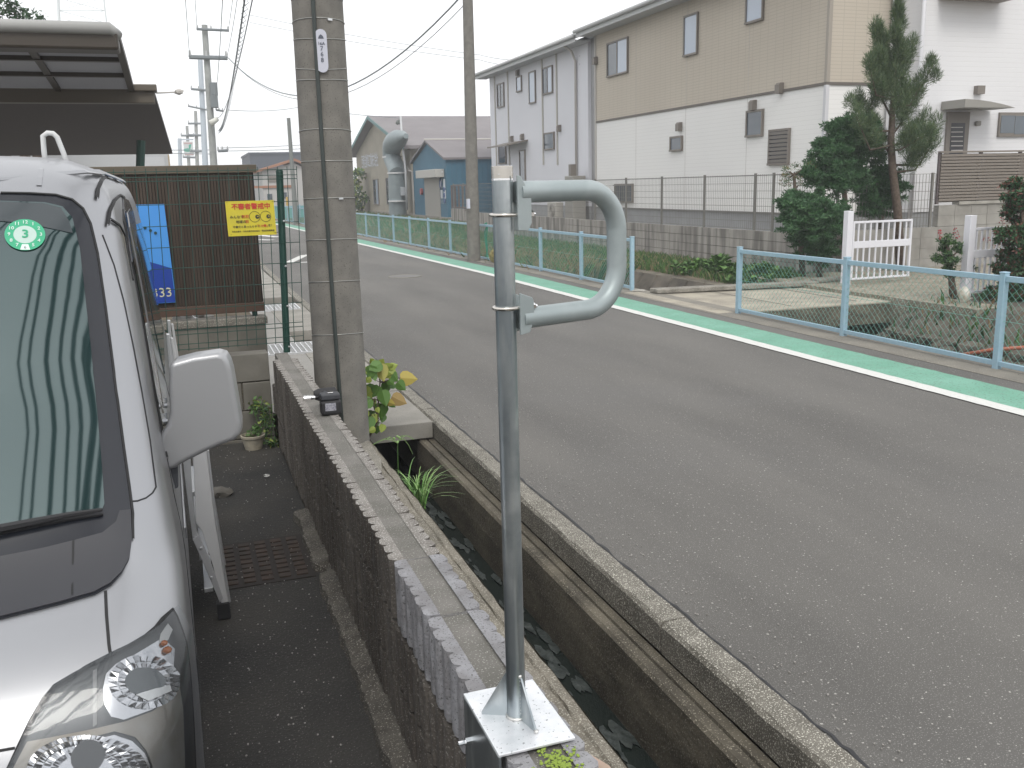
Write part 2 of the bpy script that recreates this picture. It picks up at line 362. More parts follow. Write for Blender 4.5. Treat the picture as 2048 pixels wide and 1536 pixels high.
# mortar fillet along the foot of the wall, broken into lumps
fm = MB(); random.seed(8); y = 1.2; rows_ = []
while y < 4.72:
    gap = 3.95 > y > 3.88
    xo = .428+.014*noise.noise(Vector((0, y*5, 2)))+random.uniform(-.006, .006); z = .112+.010*noise.noise(Vector((3, y*6, 0)))
    if gap: xo = .488; z = .085
    rows_.append([(xo, y, .06), (xo+.006, y, z-.004), (xo+.03, y, z+random.uniform(-.003, .003)), (.478, y, z+.004+random.uniform(-.003, .003)), (.503, y, z+.010)]); y += .022
for r_ in rows_: fm.v += r_
for i in range(len(rows_)-1):
    for j in range(4): fm.f.append((i*5+j, i*5+j+1, i*5+6+j, i*5+5+j)); fm.mi.append(0)
struct(fm.build('mortar_kerb', mat('fillet_mortar', (.10,.092,.078), .95, col2=(.055,.05,.043), scale=9, speck=(.3,.28,.25), speckscale=180, speckthr=.65, bump=.9, bscale=70, bdist=.006), fix=False))
mg = MB()
for i in range(9):
    for j in range(5): mg.bb(.05+j*.075, .10+j*.075, 3.95+i*.055, 3.985+i*.055, .077, .083)
dg_ = thing('lot_drain', 'rusty slotted drain cover set in the dark lot beside the wall foot', 'drain cover', (.25, 4.2, .08))
mg.build('slats', mat('rusty_iron', (.050,.033,.025), .8, col2=(.03,.024,.02), scale=20), dg_); mb = MB(); mb.bb(.03, .43, 3.92, 4.46, .066, .0765); mb.build('frame', mat('rust_dark', (.024,.02,.018), .9), dg_)
# stains, tyre-rubbed paint marks, manhole
man = GZ(810, 553); mh = MB(); k = 36
mh.add([(man.x+.32*math.cos(i*6.283/k), man.y+.32*math.sin(i*6.283/k), .006) for i in range(k)], [tuple(range(k))])
mo = tag(mh.build('manhole_cover', mat('cast_iron', (.11,.105,.10), .6, .3, col2=(.16,.15,.14), scale=30), fix=False), 'round iron manhole cover in the middle of the road', 'manhole cover')
ri = MB(); ri.tube([(man.x+.335*math.cos(i*6.283/k), man.y+.335*math.sin(i*6.283/k), .004) for i in range(k)], .008, 4, closed=True); ri.build('rim', M_conc, mo)
rg = MB(); random.seed(41)
for _ in range(1500):
    side = random.random() < .6; x = 1.83+abs(random.gauss(0, .13)) if side else 6.88-abs(random.gauss(0, .12)); y = 1.5+14*random.random()**1.3; s = random.uniform(.0015, .0045)
    rg.box((x, y, (.004 if side else .016)+s*.3), (s*1.5, s*1.3, s), random.uniform(0, 3))
stuff(tag(rg.build('road_grit', MATS['pale_grit'], fix=False), 'fine pale grit gathered along both edges of the road', 'grit'))
dm = MB(); wv = .16                                       # white diamond marking
def rline(a, b, w_=.14):
    a = Vector(a); b = Vector(b); d = (b-a).normalized(); nn = Vector((-d.y, d.x, 0))*w_/2
    dm.poly([a-nn, b-nn, b+nn, a+nn])
A = GZ(575, 526, .006); B_ = A+Vector((.75, 2.6, 0)); Cc = A+Vector((1.3, -.05, .0)); Dd = A+Vector((1.95, 2.5, 0))
for i, (a, b) in enumerate(((A, B_), (A, Cc), (B_, Dd), (Cc, Dd))):
    rline(Vector(a)+Vector((0, 0, .0008*i)), Vector(b)+Vector((0, 0, .0008*i)), .22)
for (u, v, u2, v2) in ((515, 470, 556, 474), (515, 479, 545, 480)):
    rline(GZ(u, v, .01), GZ(u2, v2, .01), .35)
struct(dm.build('road_diamond', M_white, fix=False))
# ================================================================== BLOCK WALL beside the lot
wall = thing('block_wall', 'low grooved concrete block wall between the dark lot and the ditch', 'wall', (.575, 2.5, 0))
def ribbed_block(seed, rough, ribs=6, L=.392, H=.188):
    random.seed(seed); mb = MB()
    def shell(xo, xi, sgn):
        pr = []; rw = L/ribs
        for r in range(ribs):
            a = r*rw; j = random.uniform(-rough, rough); j2 = random.uniform(-rough, rough)
            for (yy_, d) in ((a+.001, .017), (a+.008, .002), (a+rw*.3, -.003), (a+rw*.7, -.001), (a+rw-.007, .003), (a+rw-.001, .018)):
                pr.append((yy_+random.uniform(-.0015, .0015), xo+sgn*(d+(j if d < .005 else 0)+random.uniform(-rough, rough)*.5)))
        nl = 4; base = len(mb.v); k = len(pr)
        for l in range(nl+1):
            z = H*l/nl
            for (yy_, x) in pr: mb.v.append((x+random.uniform(-rough, rough)*.5, yy_, z))
        for l in range(nl):
            for i in range(k-1): mb.f.append((base+l*k+i, base+l*k+i+1, base+(l+1)*k+i+1, base+(l+1)*k+i)); mb.mi.append(0)
        t = len(mb.v); mb.v += [(xi, p[0], H) for p in pr]
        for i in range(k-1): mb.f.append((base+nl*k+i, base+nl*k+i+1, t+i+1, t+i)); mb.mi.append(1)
        for e in (0, k-1):
            q = len(mb.v); mb.v += [(xi, pr[e][0], 0)]
            mb.f.append(tuple([base+l*k+e for l in range(nl+1)]+[t+e, q])); mb.mi.append(0)
    shell(-.075, -.035, 1); shell(.075, .035, -1)
    mb.add([(-.035, 0, 0), (.035, 0, 0), (.035, 0, H-.004), (-.035, 0, H-.004), (-.035, L, 0), (.035, L, 0), (.035, L, H-.004), (-.035, L, H-.004)], [(0, 1, 2, 3), (4, 7, 6, 5)])
    return mb
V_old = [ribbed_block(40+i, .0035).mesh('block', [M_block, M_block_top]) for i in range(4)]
V_low = [ribbed_block(40+i, .0035).mesh('block', [M_block, M_block]) for i in range(4)]
V_new = [ribbed_block(60+i, .0022).mesh('block', [M_block_l, M_block_l]) for i in range(3)]
random.seed(9)
zt = .67; Ln = .40
for course in range(3):
    z0 = zt-.19-(course)*.198; y = -2.65+(0.2 if course % 2 else 0); i = 0
    while y+.39 < 6.42:
        new = course == 0 and 1.2 < y+.2 < 2.42
        me = random.choice(V_new if new else (V_old if course == 0 else V_low))
        o = link('block', me, wall); o.location = Vector((.575+random.uniform(-.0015, .0015)+(.003 if new else 0), y, z0+(.0 if not new else .004)))
        if new: o['label'] = 'paler grey block with crisp teeth'
        y += Ln
fl = MB(); fl.bb(.533, .617, -2.6, 6.4, .10, .666); fl.build('mortar_core', M_fill, wall)
fl = MB(); fl.bb(.515, .635, -2.6, 6.4, -.3, .085); fl.build('footing', M_conc_d, wall)
pk = MB(); pk.prism([(.652, 1.30, .60), (.69, 1.32, .60), (.685, 1.44, .60), (.66, 1.5, .60), (.652, 1.5, .60)], (0, 0, .055)); pk.build('mortar_patch', mat('pinkish_mortar', (.42,.30,.24), .9, col2=(.33,.26,.2), scale=20, bump=.3), wall, bevel=.006)
ms = MB(); random.seed(4)
for _ in range(160):
    p = Vector((random.gauss(.585, .018), random.gauss(1.455, .025), .675)); ms.ico(p, random.uniform(.002, .0045), .3, 1, (1, 1, .6))
tag(stuff(ms.build('moss', mat('bright_moss', (.22,.30,.05), .9), fix=False)), 'small bright moss tuft on the wall top by the steel plate', 'moss')
# wall returning across the back of the lot
bw = thing('cross_wall', 'plain concrete block wall closing the back of the lot', 'wall', (-1.5, 6.5, 0))
m_pb = mat('smooth_brown_block', (.185,.175,.15), .9, col2=(.12,.112,.095), scale=4, bump=.3, bscale=50, bdist=.004, vary=.06)
for c_ in range(4):
    y = .498
    x = y
    k = 0
    while x > -3.9:
        L_ = .39 if (k or c_ % 2 == 0) else .19
        mb = MB(); mb.bb(x-L_, x-.006, 6.45, 6.60, .665-.198*(c_+1)+.008, .665-.198*c_); mb.build('block', m_pb, bw, bevel=.004, seg=1)
        x -= L_+.003; k += 1
mb = MB(); mb.bb(-3.9, .49, 6.462, 6.588, -.1, .655); mb.build('mortar_core', M_conc_d, bw)
# higher wall carrying the brown screen, behind
hw = thing('screen_base_wall', 'grey concrete wall under the brown slatted screen', 'wall', (-.8, 7.0, 0))
random.seed(2)
mb = MB(); mb.bb(-3.8, .53, 6.93, 7.07, -.1, .80); mb.build('wall', m_pb, hw, bevel=.006)
mb = MB(); mb.bb(-3.8, .545, 6.915, 7.085, .803, .855); mb.build('cap', M_conc, hw, bevel=.006)
mb = MB(); mb.bb(-3.8, .50, 6.61, 6.92, -.1, .60); struct(mb.build('wall_backfill', M_conc, fix=True))
# mesh fence with green post
gf = thing('green_mesh_fence', 'dark green welded wire fence at the end of the lot', 'fence', (.62, 6.45, .67))
mb = MB(); mb.tube([(.62, 6.45, .66), (.66, 6.45, 1.87)], .0235, 14); mb.tube([(.66, 6.45, 1.87), (.6602, 6.45, 1.885)], [.026, .02], 14); mb.build('post', M_grn, gf, smooth=True, autos=40)
mb = MB(); mb.tube([(-1.9, 6.45, .66), (-1.9, 6.45, 1.87)], .0235, 14); mb.build('post', M_grn, gf, smooth=True, autos=40)
mb = MB()
x = .735; zb, ztp = .735, 1.885
while x > -2.3: mb.tube([(x, 6.425, zb-.01), (x+.035, 6.425, ztp+.02)], .0026, 5); x -= .0625
for z in (zb, zb+.035, zb+.10, zb+.13, *[zb+.13+.1355*i for i in range(1, 7)], ztp-.06, ztp-.035, ztp): mb.tube([(-2.3, 6.421, z), (.735+.035*(z-zb)/1.15, 6.421, z)], .0026, 5)
mb.build('wire_mesh', M_grn, gf, fix=False)
for z in (.70, .98, 1.25, 1.55): mb = MB(); mb.ico((.633+.033*(z-.67), 6.424, z), .008, 0, 1); mb.build('bolt', M_alu, gf)
# brown slat screen
sx0, sx1, sz0, sz1 = -3.7, .535, .91, 1.935
sn = thing('slat_screen', 'tall dark brown slatted privacy screen behind the green mesh', 'screen', (-1.5, 7.0, .85))
mb = MB(); mb.bb(sx0, sx1+.02, 6.96, 7.03, sz1-.055, sz1); mb.build('top_rail', mat('screen_rail', (.10,.082,.058), .6), sn, bevel=.004)
mb = MB(); mb.bb(sx0, sx1, 6.965, 7.03, sz0-.02, sz0+.045); mb.build('bottom_rail', mat('screen_rail_reddish', (.085,.048,.032), .6), sn, bevel=.004)
mb = MB(); x = sx0; random.seed(6)
while x < sx1-.02: mb.bb(x, x+.0165, 6.975+random.uniform(-.002, .002), 6.995, sz0+.045, sz1-.055); x += .0205
stuff(mb.build('slats', M_brown, sn)); mb = MB(); mb.bb(sx0, sx1-.004, 6.998, 7.004, sz0+.04, sz1-.05); mb.build('backing', mat('screen_backing', (.02,.015,.012), .8), sn)
for x in (.465, -1.4, -3.4): mb = MB(); mb.bb(x-.018, x+.018, 7.004, 7.05, .855, sz1-.06); mb.build('post', M_grn, sn)
# blue sign on the screen
b0 = PY(228, 411, 6.95); b1 = PY(328, 408, 6.95); b2 = PY(349, 605, 6.95); zt_, zb_ = b1.z, b2.z
xr0, xr1 = -.085, -.085+.035
SX = -1.0
bs = thing('blue_sign', 'bright blue sign panel with dark dots on the brown screen', 'sign', (-.5, 6.95, 1.2))
def on(x, z, o=0.): return (x, 6.952-o, z)
mb = MB(); mb.prism([on(SX, zb_), on(xr1-.02, zb_), on(xr0, zt_), on(SX, zt_)], (0, .008, 0)); mb.build('board', mat('sign_blue', (.07,.30,.74), .45), bs)
mb = MB(); hz = zt_-.475
pts = [on(SX, zb_+.004, .003), on(xr1-.024, zb_+.004, .003)]
for i in range(13):
    x = xr1-.03+(SX-xr1+.03)*i/12; pts.append(on(x, min(hz+.02+.42*(xr1-x)-.25*(xr1-x)**2, zt_-.25), .003))
mb.add(pts, [tuple(range(len(pts)))]); mb.build('dark_blue_field', mat('sign_navy', (.012,.05,.32), .45), bs, fix=False)
lettering('sign_digits', '333', .092, on(-.157, zb_+.072, .006), (1, 0, 0), (0, 0, 1), mat('sign_cream', (.62,.60,.42), .5), bs)
mb = MB()
for (u, v) in ((290, 456), (301, 461), (311, 466), (279, 446)):
    p = PY(u, v, 6.945); k = 14; mb.poly([(p.x+.0105*math.cos(t*6.283/k), 6.9455, p.z+.0105*math.sin(t*6.283/k)) for t in range(k)][::-1])
mb.build('dot', mat('sign_dark_green', (.01,.05,.06), .5), bs, fix=False)
mb = MB(); p = PY(283, 478, 6.945)
mb.bb(p.x-.10, p.x+.012, 6.9475, 6.949, p.z-.026, p.z+.024); mb.build('shadow_bar', mat('sign_teal', (.01,.07,.09), .5), bs, bevel=.012)
mb = MB(); mb.bb(p.x-.10, p.x, 6.944, 6.9465, p.z-.022, p.z+.028); mb.build('white_bar', mat('sign_white', (.62,.62,.62), .5), bs, bevel=.012)
# yellow warning sign wired to the mesh
Ys = 6.40; q00 = PY(450, 403, Ys); q10 = PY(547, 400, Ys); q01 = PY(457, 473, Ys); q11 = PY(551, 468, Ys)
ys = thing('warning_sign', 'yellow warning sign with red heading and two big eyes wired to the green mesh', 'sign', ((q00.x+q10.x)/2, Ys, (q00.z+q01.z)/2))
W_ = q10.x-q00.x; H_ = q00.z-q01.z; O = q00
def sp(a, b, o=0.):            # a,b in 0..1 over the board, b down
    return Vector((O.x+(q10.x-O.x)*a+(q01.x-O.x)*b, Ys-.004-o, O.z+(q10.z-O.z)*a-H_*b))
mb = MB(); mb.prism([sp(0, 0), sp(0, 1), sp(1, 1), sp(1, 0)], (0, .004, 0)); mb.build('board', mat('sign_yellow', (.62,.52,.03), .5, col2=(.56,.48,.04), scale=12), ys)
my_red = mat('sign_red', (.55,.04,.03), .5); my_ink = mat('sign_ink', (.06,.055,.03), .6)
ux = Vector((1, 0, 0)); uz = Vector((0, 0, 1))
lettering('heading', '不審者警戒中', .0415, sp(.515, .175, .002), ux, uz, my_red, ys, bold=.0018)
lettering('line_text', 'みんなで', .022, sp(.205, .46, .002), ux, uz, my_ink, ys, bold=.0006)
lettering('line_text_red', '防犯', .024, sp(.385, .455, .002), ux, uz, my_red, ys, bold=.0006)
lettering('line_text', '地域の', .022, sp(.285, .60, .002), ux, uz, my_ink, ys, bold=.0006)
lettering('line_text_red', '目', .024, sp(.41, .60, .002), ux, uz, my_red, ys, bold=.0006)
lettering('line_text', '不審だと思ったらすぐ', .0172, sp(.385, .745, .002), ux, uz, my_ink, ys, bold=.0005)
lettering('line_text_red', '「110番」', .020, sp(.725, .735, .002), ux, uz, my_red, ys, bold=.0005)
lettering('line_text', 'を！', .018, sp(.895, .73, .002), ux, uz, my_ink, ys, bold=.0005)
lettering('line_text', '北名古屋市・北名古屋市防犯協会・西枇杷島警察署', .0118, sp(.52, .875, .002), ux, uz, my_ink, ys, bold=.0003)
mb = MB(); k = 28
for a in (.575, .805):
    c_ = sp(a, .46, .002); r = .034
    mb.tube([c_+Vector((r*math.cos(t*6.283/k), 0, r*math.sin(t*6.283/k))) for t in range(k)], .0012, 4, closed=True)
    c2 = c_+Vector((.017, -.0006, -.001)); mb.poly([c2+Vector((.0135*math.cos(t*6.283/k), 0, .0135*math.sin(t*6.283/k))) for t in range(k)][::-1])
mb.build('eye', my_ink, ys, fix=False)
mb = MB()
for a in (.575, .805):
    c2 = sp(a, .46, .004)+Vector((.0205, 0, .001)); mb.poly([c2+Vector((.004*math.cos(t*6.283/k), 0, .003*math.sin(t*6.283/k))) for t in range(k)][::-1])
mb.build('eye_glint', mat('sign_yellow_flat', (.62,.52,.03), .5), ys, fix=False)
mb = MB()
for (a, b, dx) in ((.04, .03, -.005), (.06, .95, .002), (.96, .05, .02), (.96, .95, .03)): p = sp(a, b, .002); mb.tube([p, p+Vector((dx, .01, .004)), p+Vector((dx, .03, 0))], .0018, 5)
mb.build('wire_tie', M_blk, ys)
# ================================================================== STEEL POST with D-shaped arm
px_, py_ = .560, 1.620
sp_ = thing('mirror_post', 'galvanised steel post with bent D-shaped arm clamped over the block wall', 'post', (px_, py_, .68))
pl0, pl1, pq0, pq1 = .482, .642, 1.505, 1.742
mb = MB(); mb.bb(pl0, pl1, pq0, pq1, .679, .685); mb.build('base_plate', M_galv_p, sp_, bevel=.0015)
mb = MB(); mb.bb(pl0, pl0+.006, pq0+.002, pq1-.002, .44, .6785); mb.build('clamp_plate', M_galv, sp_, bevel=.001)
mb = MB(); lean = (PY(1004, 340, py_).x-px_); top = 1.783
def cx_(z): return px_+lean*(z-.685)/(top-.685)
mb.tube([(cx_(z), py_, z) for z in (.686, 1.0, 1.4, top-.022)], .0193, 28); mb.build('pipe', M_galv, sp_, smooth=True, autos=40)
mb = MB(); mb.tube([(cx_(top), py_, top-.022), (cx_(top), py_, top-.0), (cx_(top), py_, top+.001)], [.0197, .0197, .018], 28); mb.build('pipe_cap', M_stain, sp_, smooth=True, autos=40)
mb = MB(); mb.tube([(cx_(top), py_, top-.0245), (cx_(top), py_, top-.021)], [.0202, .0202], 28); mb.ico((cx_(top)-.012, py_-.0165, top-.014), .0016, 0, 1); mb.ico((cx_(top)+.0185, py_-.006, top-.012), .0016, 0, 1); mb.build('cap_ring', M_chrome, sp_, smooth=True, autos=40)
# gussets and weld beads
mb = MB()
for (dx, dy) in ((.22, -1), (-.9, .45), (.6, .8)):
    d = Vector((dx, dy, 0)).normalized(); s_ = d.cross(Vector((0, 0, 1)))*.002; b0_ = Vector((px_, py_, .685))
    mb.prism([b0_+d*.018-s_, b0_+d*.072-s_, b0_+d*.072-s_+Vector((0, 0, .006)), b0_+d*.018-s_+Vector((0, 0, .10))], s_*2)
mb.build('gusset', M_galv, sp_)
mb = MB(); k = 20; random.seed(3)
mb.tube([(px_+.0197*math.cos(t*6.283/k), py_+.0197*math.sin(t*6.283/k), .6875) for t in range(k)], [.003+random.uniform(-.0007, .0007) for _ in range(k)], 6, closed=True)
mb.ico((px_+.016, py_-.072, .688), .006, .25, 1, (1, 1, .5)); mb.ico((px_+.003, py_-.0185, .782), .0045, .25, 1)
for i in range(10): mb.ico((px_+.004, py_-.0195, .70+i*.008), .0028, .3, 1)
stuff(mb.build('weld_beads', mat('weld_metal', (.62,.62,.60), .35, .8), sp_, smooth=True))
for (dy, z) in ((.05, .60), (.19, .60), (.07, .575)):
    mb = MB(); mb.tube([(pl0-.012, pq0+dy, z), (pl0+.002, pq0+dy, z)], .009, 6); mb.tube([(pl0-.028, pq0+dy, z), (pl0-.012, pq0+dy, z)], .005, 8); mb.build('bolt', M_chrome, sp_)
# brackets: plates, U-bolts and nuts
ang = math.radians(18)
def bracket(zc, hgt, up):
    bx = cx_(zc)+.0185
    e = Vector((math.cos(ang), math.sin(ang), 0)); nn = Vector((-e.y, e.x, 0))
    o = Vector((bx, py_-.004, zc))
    if up: prof = [(-.004, .052), (.004, .050), (.027, .012), (.027, -.034), (.018, -.048), (-.004, -.046)]
    else: prof = [(-.004, .020), (.024, .010), (.028, .004), (.028, -.030), (.018, -.055), (-.004, -.058)]
    for sgn in (-.020, .012):
        mb = MB(); mb.prism([o+e*a+Vector((0, 0, b))+nn*sgn for (a, b) in prof], nn*.005); mb.build('bracket_plate', M_greyp, sp_, bevel=.0012)
    zu = zc+(-.018 if up else -.008); cc = Vector((cx_(zu), py_, zu)); r = .0225; pts = []
    for i in range(17):
        t = math.radians(90)+math.pi*i/16; pts.append(cc+(e*math.cos(t)+nn*math.sin(t))*r)
    pts = [cc+nn*r+e*.048]+pts+[cc-nn*r+e*.048]
    mb = MB(); mb.tube(pts, .0036, 10); mb.build('u_bolt', M_stain, sp_, smooth=True)
    for s in (-1, 1):
        q = cc+nn*r*s+e*.046; mb = MB(); mb.tube([q-e*.004, q+e*.004], .0068, 6); mb.tube([q+e*.004, q+e*.010], .0035, 8); mb.build('nut', M_chrome, sp_)
bracket(1.715, .1, True); bracket(1.535, .1, False)
e = Vector((math.cos(ang), math.sin(ang), 0)); a0 = Vector((cx_(1.735)+.0425, py_, 1.737)); a1 = Vector((cx_(1.53)+.0425, py_, 1.505)); 
r = .082; rt = .0198; ext = .150; pts = [a0-e*.018, a0+e*.03, a0+e*ext]
cA = a0+e*ext-Vector((0, 0, r)); cB = a1+e*(ext)+Vector((0, 0, r))
for i in range(1, 12): t = math.pi/2*(1-i/12); pts.append(cA+e*r*math.cos(t)+Vector((0, 0, r*math.sin(t))))
pts += [cA+e*r, cB+e*r]
for i in range(1, 13): t = -math.pi/2*i/12; pts.append(cB+e*r*math.cos(t)+Vector((0, 0, r*math.sin(t))))
pts += [a1+e*.03-Vector((0, 0, .0)), a1-e*.018]
mb = MB(); mb.tube(pts, rt, 28); mb.build('d_arm', M_greyp, sp_, smooth=True, autos=40)
# ================================================================== UTILITY POLE beside the wall
P0 = Vector((.955, 6.33, -.15)); Pt = PY(634, 0, 6.33); dirp = (Pt-Vector((.955, 6.33, 0)))/(Pt.z); rad = lambda z: .178-.0055*z
up = thing('utility_pole', 'thick round concrete utility pole with number plate beside the wall', 'utility pole', (P0.x, P0.y, 0))
def pc(z): return Vector((.955, 6.33, 0))+dirp*z
mb = MB(); mb.tube([pc(z) for z in (-.5, 2, 4, 8, 11)], [rad(z) for z in (-.5, 2, 4, 8, 11)], 48); mb.build('shaft', M_pole, up, smooth=True, autos=40)
def around(z, off, deg):       # a point on the pole skin; deg 0 = towards the camera
    base = (EYE-pc(z)); base.z = 0; base.normalize(); a = math.radians(deg); d = Vector((base.x*math.cos(a)-base.y*math.sin(a), base.x*math.sin(a)+base.y*math.cos(a), 0))
    return pc(z)+d*(rad(z)+off), d
mb = MB(); mb.tube([around(z, .012, -6-8*math.sin(z*.8)*.4+(2.9-z)*1.5)[0] for z in [.05, .5, 1, 1.5, 2, 2.5, 3, 3.5, 4, 5, 6, 7.5]], .013, 8)
mb.build('cable_conduit', mat('conduit_dark', (.035,.045,.042), .5), up, smooth=True)
for z, tl in ((.78, .02), (1.14, .015), (1.42, .01), (1.69, .005), (1.93, .0), (2.12, .01), (2.44, -.01), (2.93, -.012), (2.52, -.03), (2.79, .01), (2.69, -.014), (2.99, -.012), (3.14, -.02), (3.6, 0), (4.3, 0)):
    k = 30; mb = MB(); mb.tube([around(z+tl*math.cos(t*6.283/k), .002, t*360/k)[0] for t in range(k)], .0028, 5, closed=True); mb.build('steel_band', mat('band_steel', (.42,.42,.40), .35, .8), up, smooth=True)
mb = MB()
for z in (1.69, 2.93, 2.79, 3.14):
    p, d = around(z, .006, 25); mb.box(p, (.03, .012, .012), math.atan2(d.y, d.x)+math.pi/2)
mb.build('band_clip', M_alu, up)
pz = (PY(643, 62, 6.15).z+PY(643, 141, 6.15).z)/2; ph = .26; pd = 0
pp, pdv = around(pz, .016, 3); tx = Vector((0, 0, 1)).cross(pdv)*1.0; uxp = tx
mb = MB(); pts = []; hw_ = .036
for i in range(9): t = math.pi*i/8; pts.append(pp+uxp*hw_*math.cos(t)+Vector((0, 0, ph/2-hw_+hw_*math.sin(t))))
for i in range(9): t = math.pi+math.pi*i/8; pts.append(pp+uxp*hw_*math.cos(t)+Vector((0, 0, -ph/2+hw_+hw_*math.sin(t))))
mb.prism(pts, pdv*.003); mb.build('number_plate', mat('plate_white', (.52,.53,.60), .45), up)
mk = mat('plate_ink', (.08,.09,.12), .6); fr = pdv*.0045
mb = MB(); mb.poly([pp+fr+uxp*a+Vector((0, 0, b)) for (a, b) in ((-.018, .072), (.018, .072), (.012, .088), (0, .098), (-.012, .088))]); mb.build('plate_mark', mk, up, fix=False)
for txt, s_, dz in (('中部電', .011, .062), ('16A', .026, .042), ('7', .038, .012), ('6', .038, -.022), ('8', .038, -.057)):
    if txt == '中部電': continue
    lettering('plate_text', txt, s_, pp+fr+Vector((0, 0, dz)), uxp, uz, mk, up, bold=.0008)
# sloping mortar collar and broken concrete by the pole foot
mb = MB(); random.seed(12)
mb.prism([(.70, 5.55, .0), (1.02, 5.35, .0), (1.1, 5.75, .0), (1.12, 6.55, .0), (.9, 6.7, .0), (.68, 6.6, .0)], (0, 0, .028)); struct(mb.build('concrete_patch', M_conc, bevel=.01))
# ================================================================== IMPACT WRENCH lying on the wall
c_ = PY(660, 850, 4.55); bx_, by_ = .618, 4.47
iw = thing('impact_wrench', 'black cordless impact wrench with chrome socket lying on the wall top', 'power tool', (bx_, by_, .672))
mb = MB(); mb.bb(bx_-.050, bx_+.050, by_-.035, by_+.03, .672, .742); mb.build('battery', M_blk, iw, bevel=.012, seg=3)
mb = MB(); mb.bb(bx_-.047, bx_+.047, by_-.028, by_+.035, .744, .775); mb.build('battery_shoe', M_blkp, iw, bevel=.008, seg=3)
mb = MB(); mb.bb(bx_-.030, bx_+.022, by_-.0365, by_-.0352, .694, .732); mb.build('rating_label', mat('label_grey', (.38,.38,.42), .5, col2=(.20,.20,.24), scale=130, detail=1), iw)
mb = MB(); mb.tube([(bx_, by_+.02, .745), (bx_-.005, by_+.06, .742), (bx_-.005, by_+.15, .735)], [.022, .021, .022], 14); mb.build('handle', M_blkp, iw, smooth=True)
mb = MB(); mb.tube([(bx_+.06, by_+.165, .735), (bx_+.05, by_+.165, .735), (bx_-.03, by_+.165, .735), (bx_-.055, by_+.165, .735)], [.02, .033, .033, .022], 18); mb.build('motor_housing', M_blk, iw, smooth=True, autos=50)
mb = MB(); mb.bb(bx_-.012, bx_+.016, by_-.012, by_+.004, .776, .781); mb.build('buckle', M_chrome, iw, bevel=.002)
sk = GZ(612, 821, .735); sy = sk.y
mb = MB(); mb.tube([(.567, by_+.01, .758), (.542, by_+.01, .758)], .006, 10); mb.build('socket_shank', M_blk, iw, smooth=True)
mb = MB(); mb.tube([(.548, by_+.01, .758), (.530, by_+.01, .758), (.527, by_+.01, .758), (.492, by_+.01, .758)], [.0085, .0105, .0135, .0135], 16); mb.build('socket', M_chrome, iw, smooth=True, autos=40)
# lot clutter
pt = GZ(505, 888, .07); pot = thing('flower_pot', 'small pale round flower pot by the back wall of the lot', 'flower pot', (pt.x, pt.y-.1, .07))
mb = MB(); X0, Y0 = pt.x, pt.y-.12; prof = [(.055, .07), (.068, .13), (.068, .15), (.078, .15), (.08, .165), (.072, .167), (.068, .15)]
k = 28
for (r_, z_) in prof: mb.v += [(X0+r_*math.cos(t*6.283/k), Y0+r_*math.sin(t*6.283/k), z_) for t in range(k)]
for i in range(len(prof)-1):
    for j in range(k): mb.f.append((i*k+j, i*k+(j+1) % k, (i+1)*k+(j+1) % k, (i+1)*k+j)); mb.mi.append(0)
mb.build('pot', mat('pot_beige', (.40,.36,.28), .8, col2=(.27,.25,.2), scale=20), pot, smooth=True, autos=40)
mb = MB(); mb.poly([(X0+.068*math.cos(t*6.283/k), Y0+.068*math.sin(t*6.283/k), .15) for t in range(k)]); mb.build('soil', M_soil, pot, fix=False)
mb = MB(); random.seed(14); leaves(mb, [((X0, Y0, .175), .055, (1, 1, .5)), ((X0+.03, Y0, .20), .03, (1, 1, .8))], 60, .014, .03, 2); mb.build('plant', [M_leafA, M_grassA], pot, fix=False)
wd = thing('weed_clump', 'bright green weeds growing in the corner of the lot against the wall', 'weed', (.42, 6.3, .07))
mb = MB(); leaves(mb, [((.42, 6.32, .16), .08, (1, 1, 1)), ((.44, 6.36, .28), .07, (.8, .8, 1.2)), ((.46, 6.2, .1), .05, (1, 1, .6)), ((.38, 6.38, .32), .05, (1, 1, 1))], 90, .016, .035, 3); mb.build('leaves', [M_leafB, M_grassA, M_leafC], wd, fix=False)
mb = MB(); [mb.tube([(.43+dx, 6.32, .07), (.42+dx*2, 6.33, .33)], .003, 5) for dx in (-.03, 0, .03)]; mb.build('stem', M_leafA, wd)
p = GZ(442, 990, .07); lb = thing('concrete_lump', 'small grey concrete block lying on the dark lot behind the ladder', 'block', (p.x, p.y, .07))
mb = MB(); mb.ico((p.x, p.y, .085), .055, .22, 2, (1.1, 1.2, .6)); mb.build('lump', mat('dirty_block', (.13,.12,.105), .95, col2=(.07,.065,.055), scale=12, bump=.6), lb)
p = GZ(534, 957, .07); mb = MB(); random.seed(2); [mb.poly([(p.x+random.uniform(-.02, .02), p.y+random.uniform(-.02, .02), .082+random.uniform(0, .012)) for _ in range(4)]) for _ in range(4)]
tag(mb.build('paper_scrap', mat('paper', (.6,.6,.58), .8), fix=False), 'crumpled white paper scrap on the dark lot', 'litter')
# ================================================================== VAN
XC, WMAX = -.795, .738
M_paint = mat('silver_metallic_paint', (.36,.365,.38), .36, .88, coat=.15)
M_glass_d = mat('dark_tinted_glass', (.014,.030,.031), .03, spec=.8)
M_glass_d.node_tree.nodes['Principled BSDF'].inputs['IOR'].default_value = 1.72; M_glass_d.node_tree.nodes['Principled BSDF'].inputs['Specular Tint'].default_value = (.82, .97, .97, 1)
M_frit = mat('black_ceramic_border', (.018,.02,.026), .15, spec=.45)
M_trim = mat('dark_trim_plastic', (.030,.031,.037), .5)
M_seam = mat('panel_gap', (.012,.012,.013), .7)
vt = thing('parked_van', 'silver one-box kei van parked nose forward, cut by the left edge of the picture', 'van', (XC, 3.3, .07))
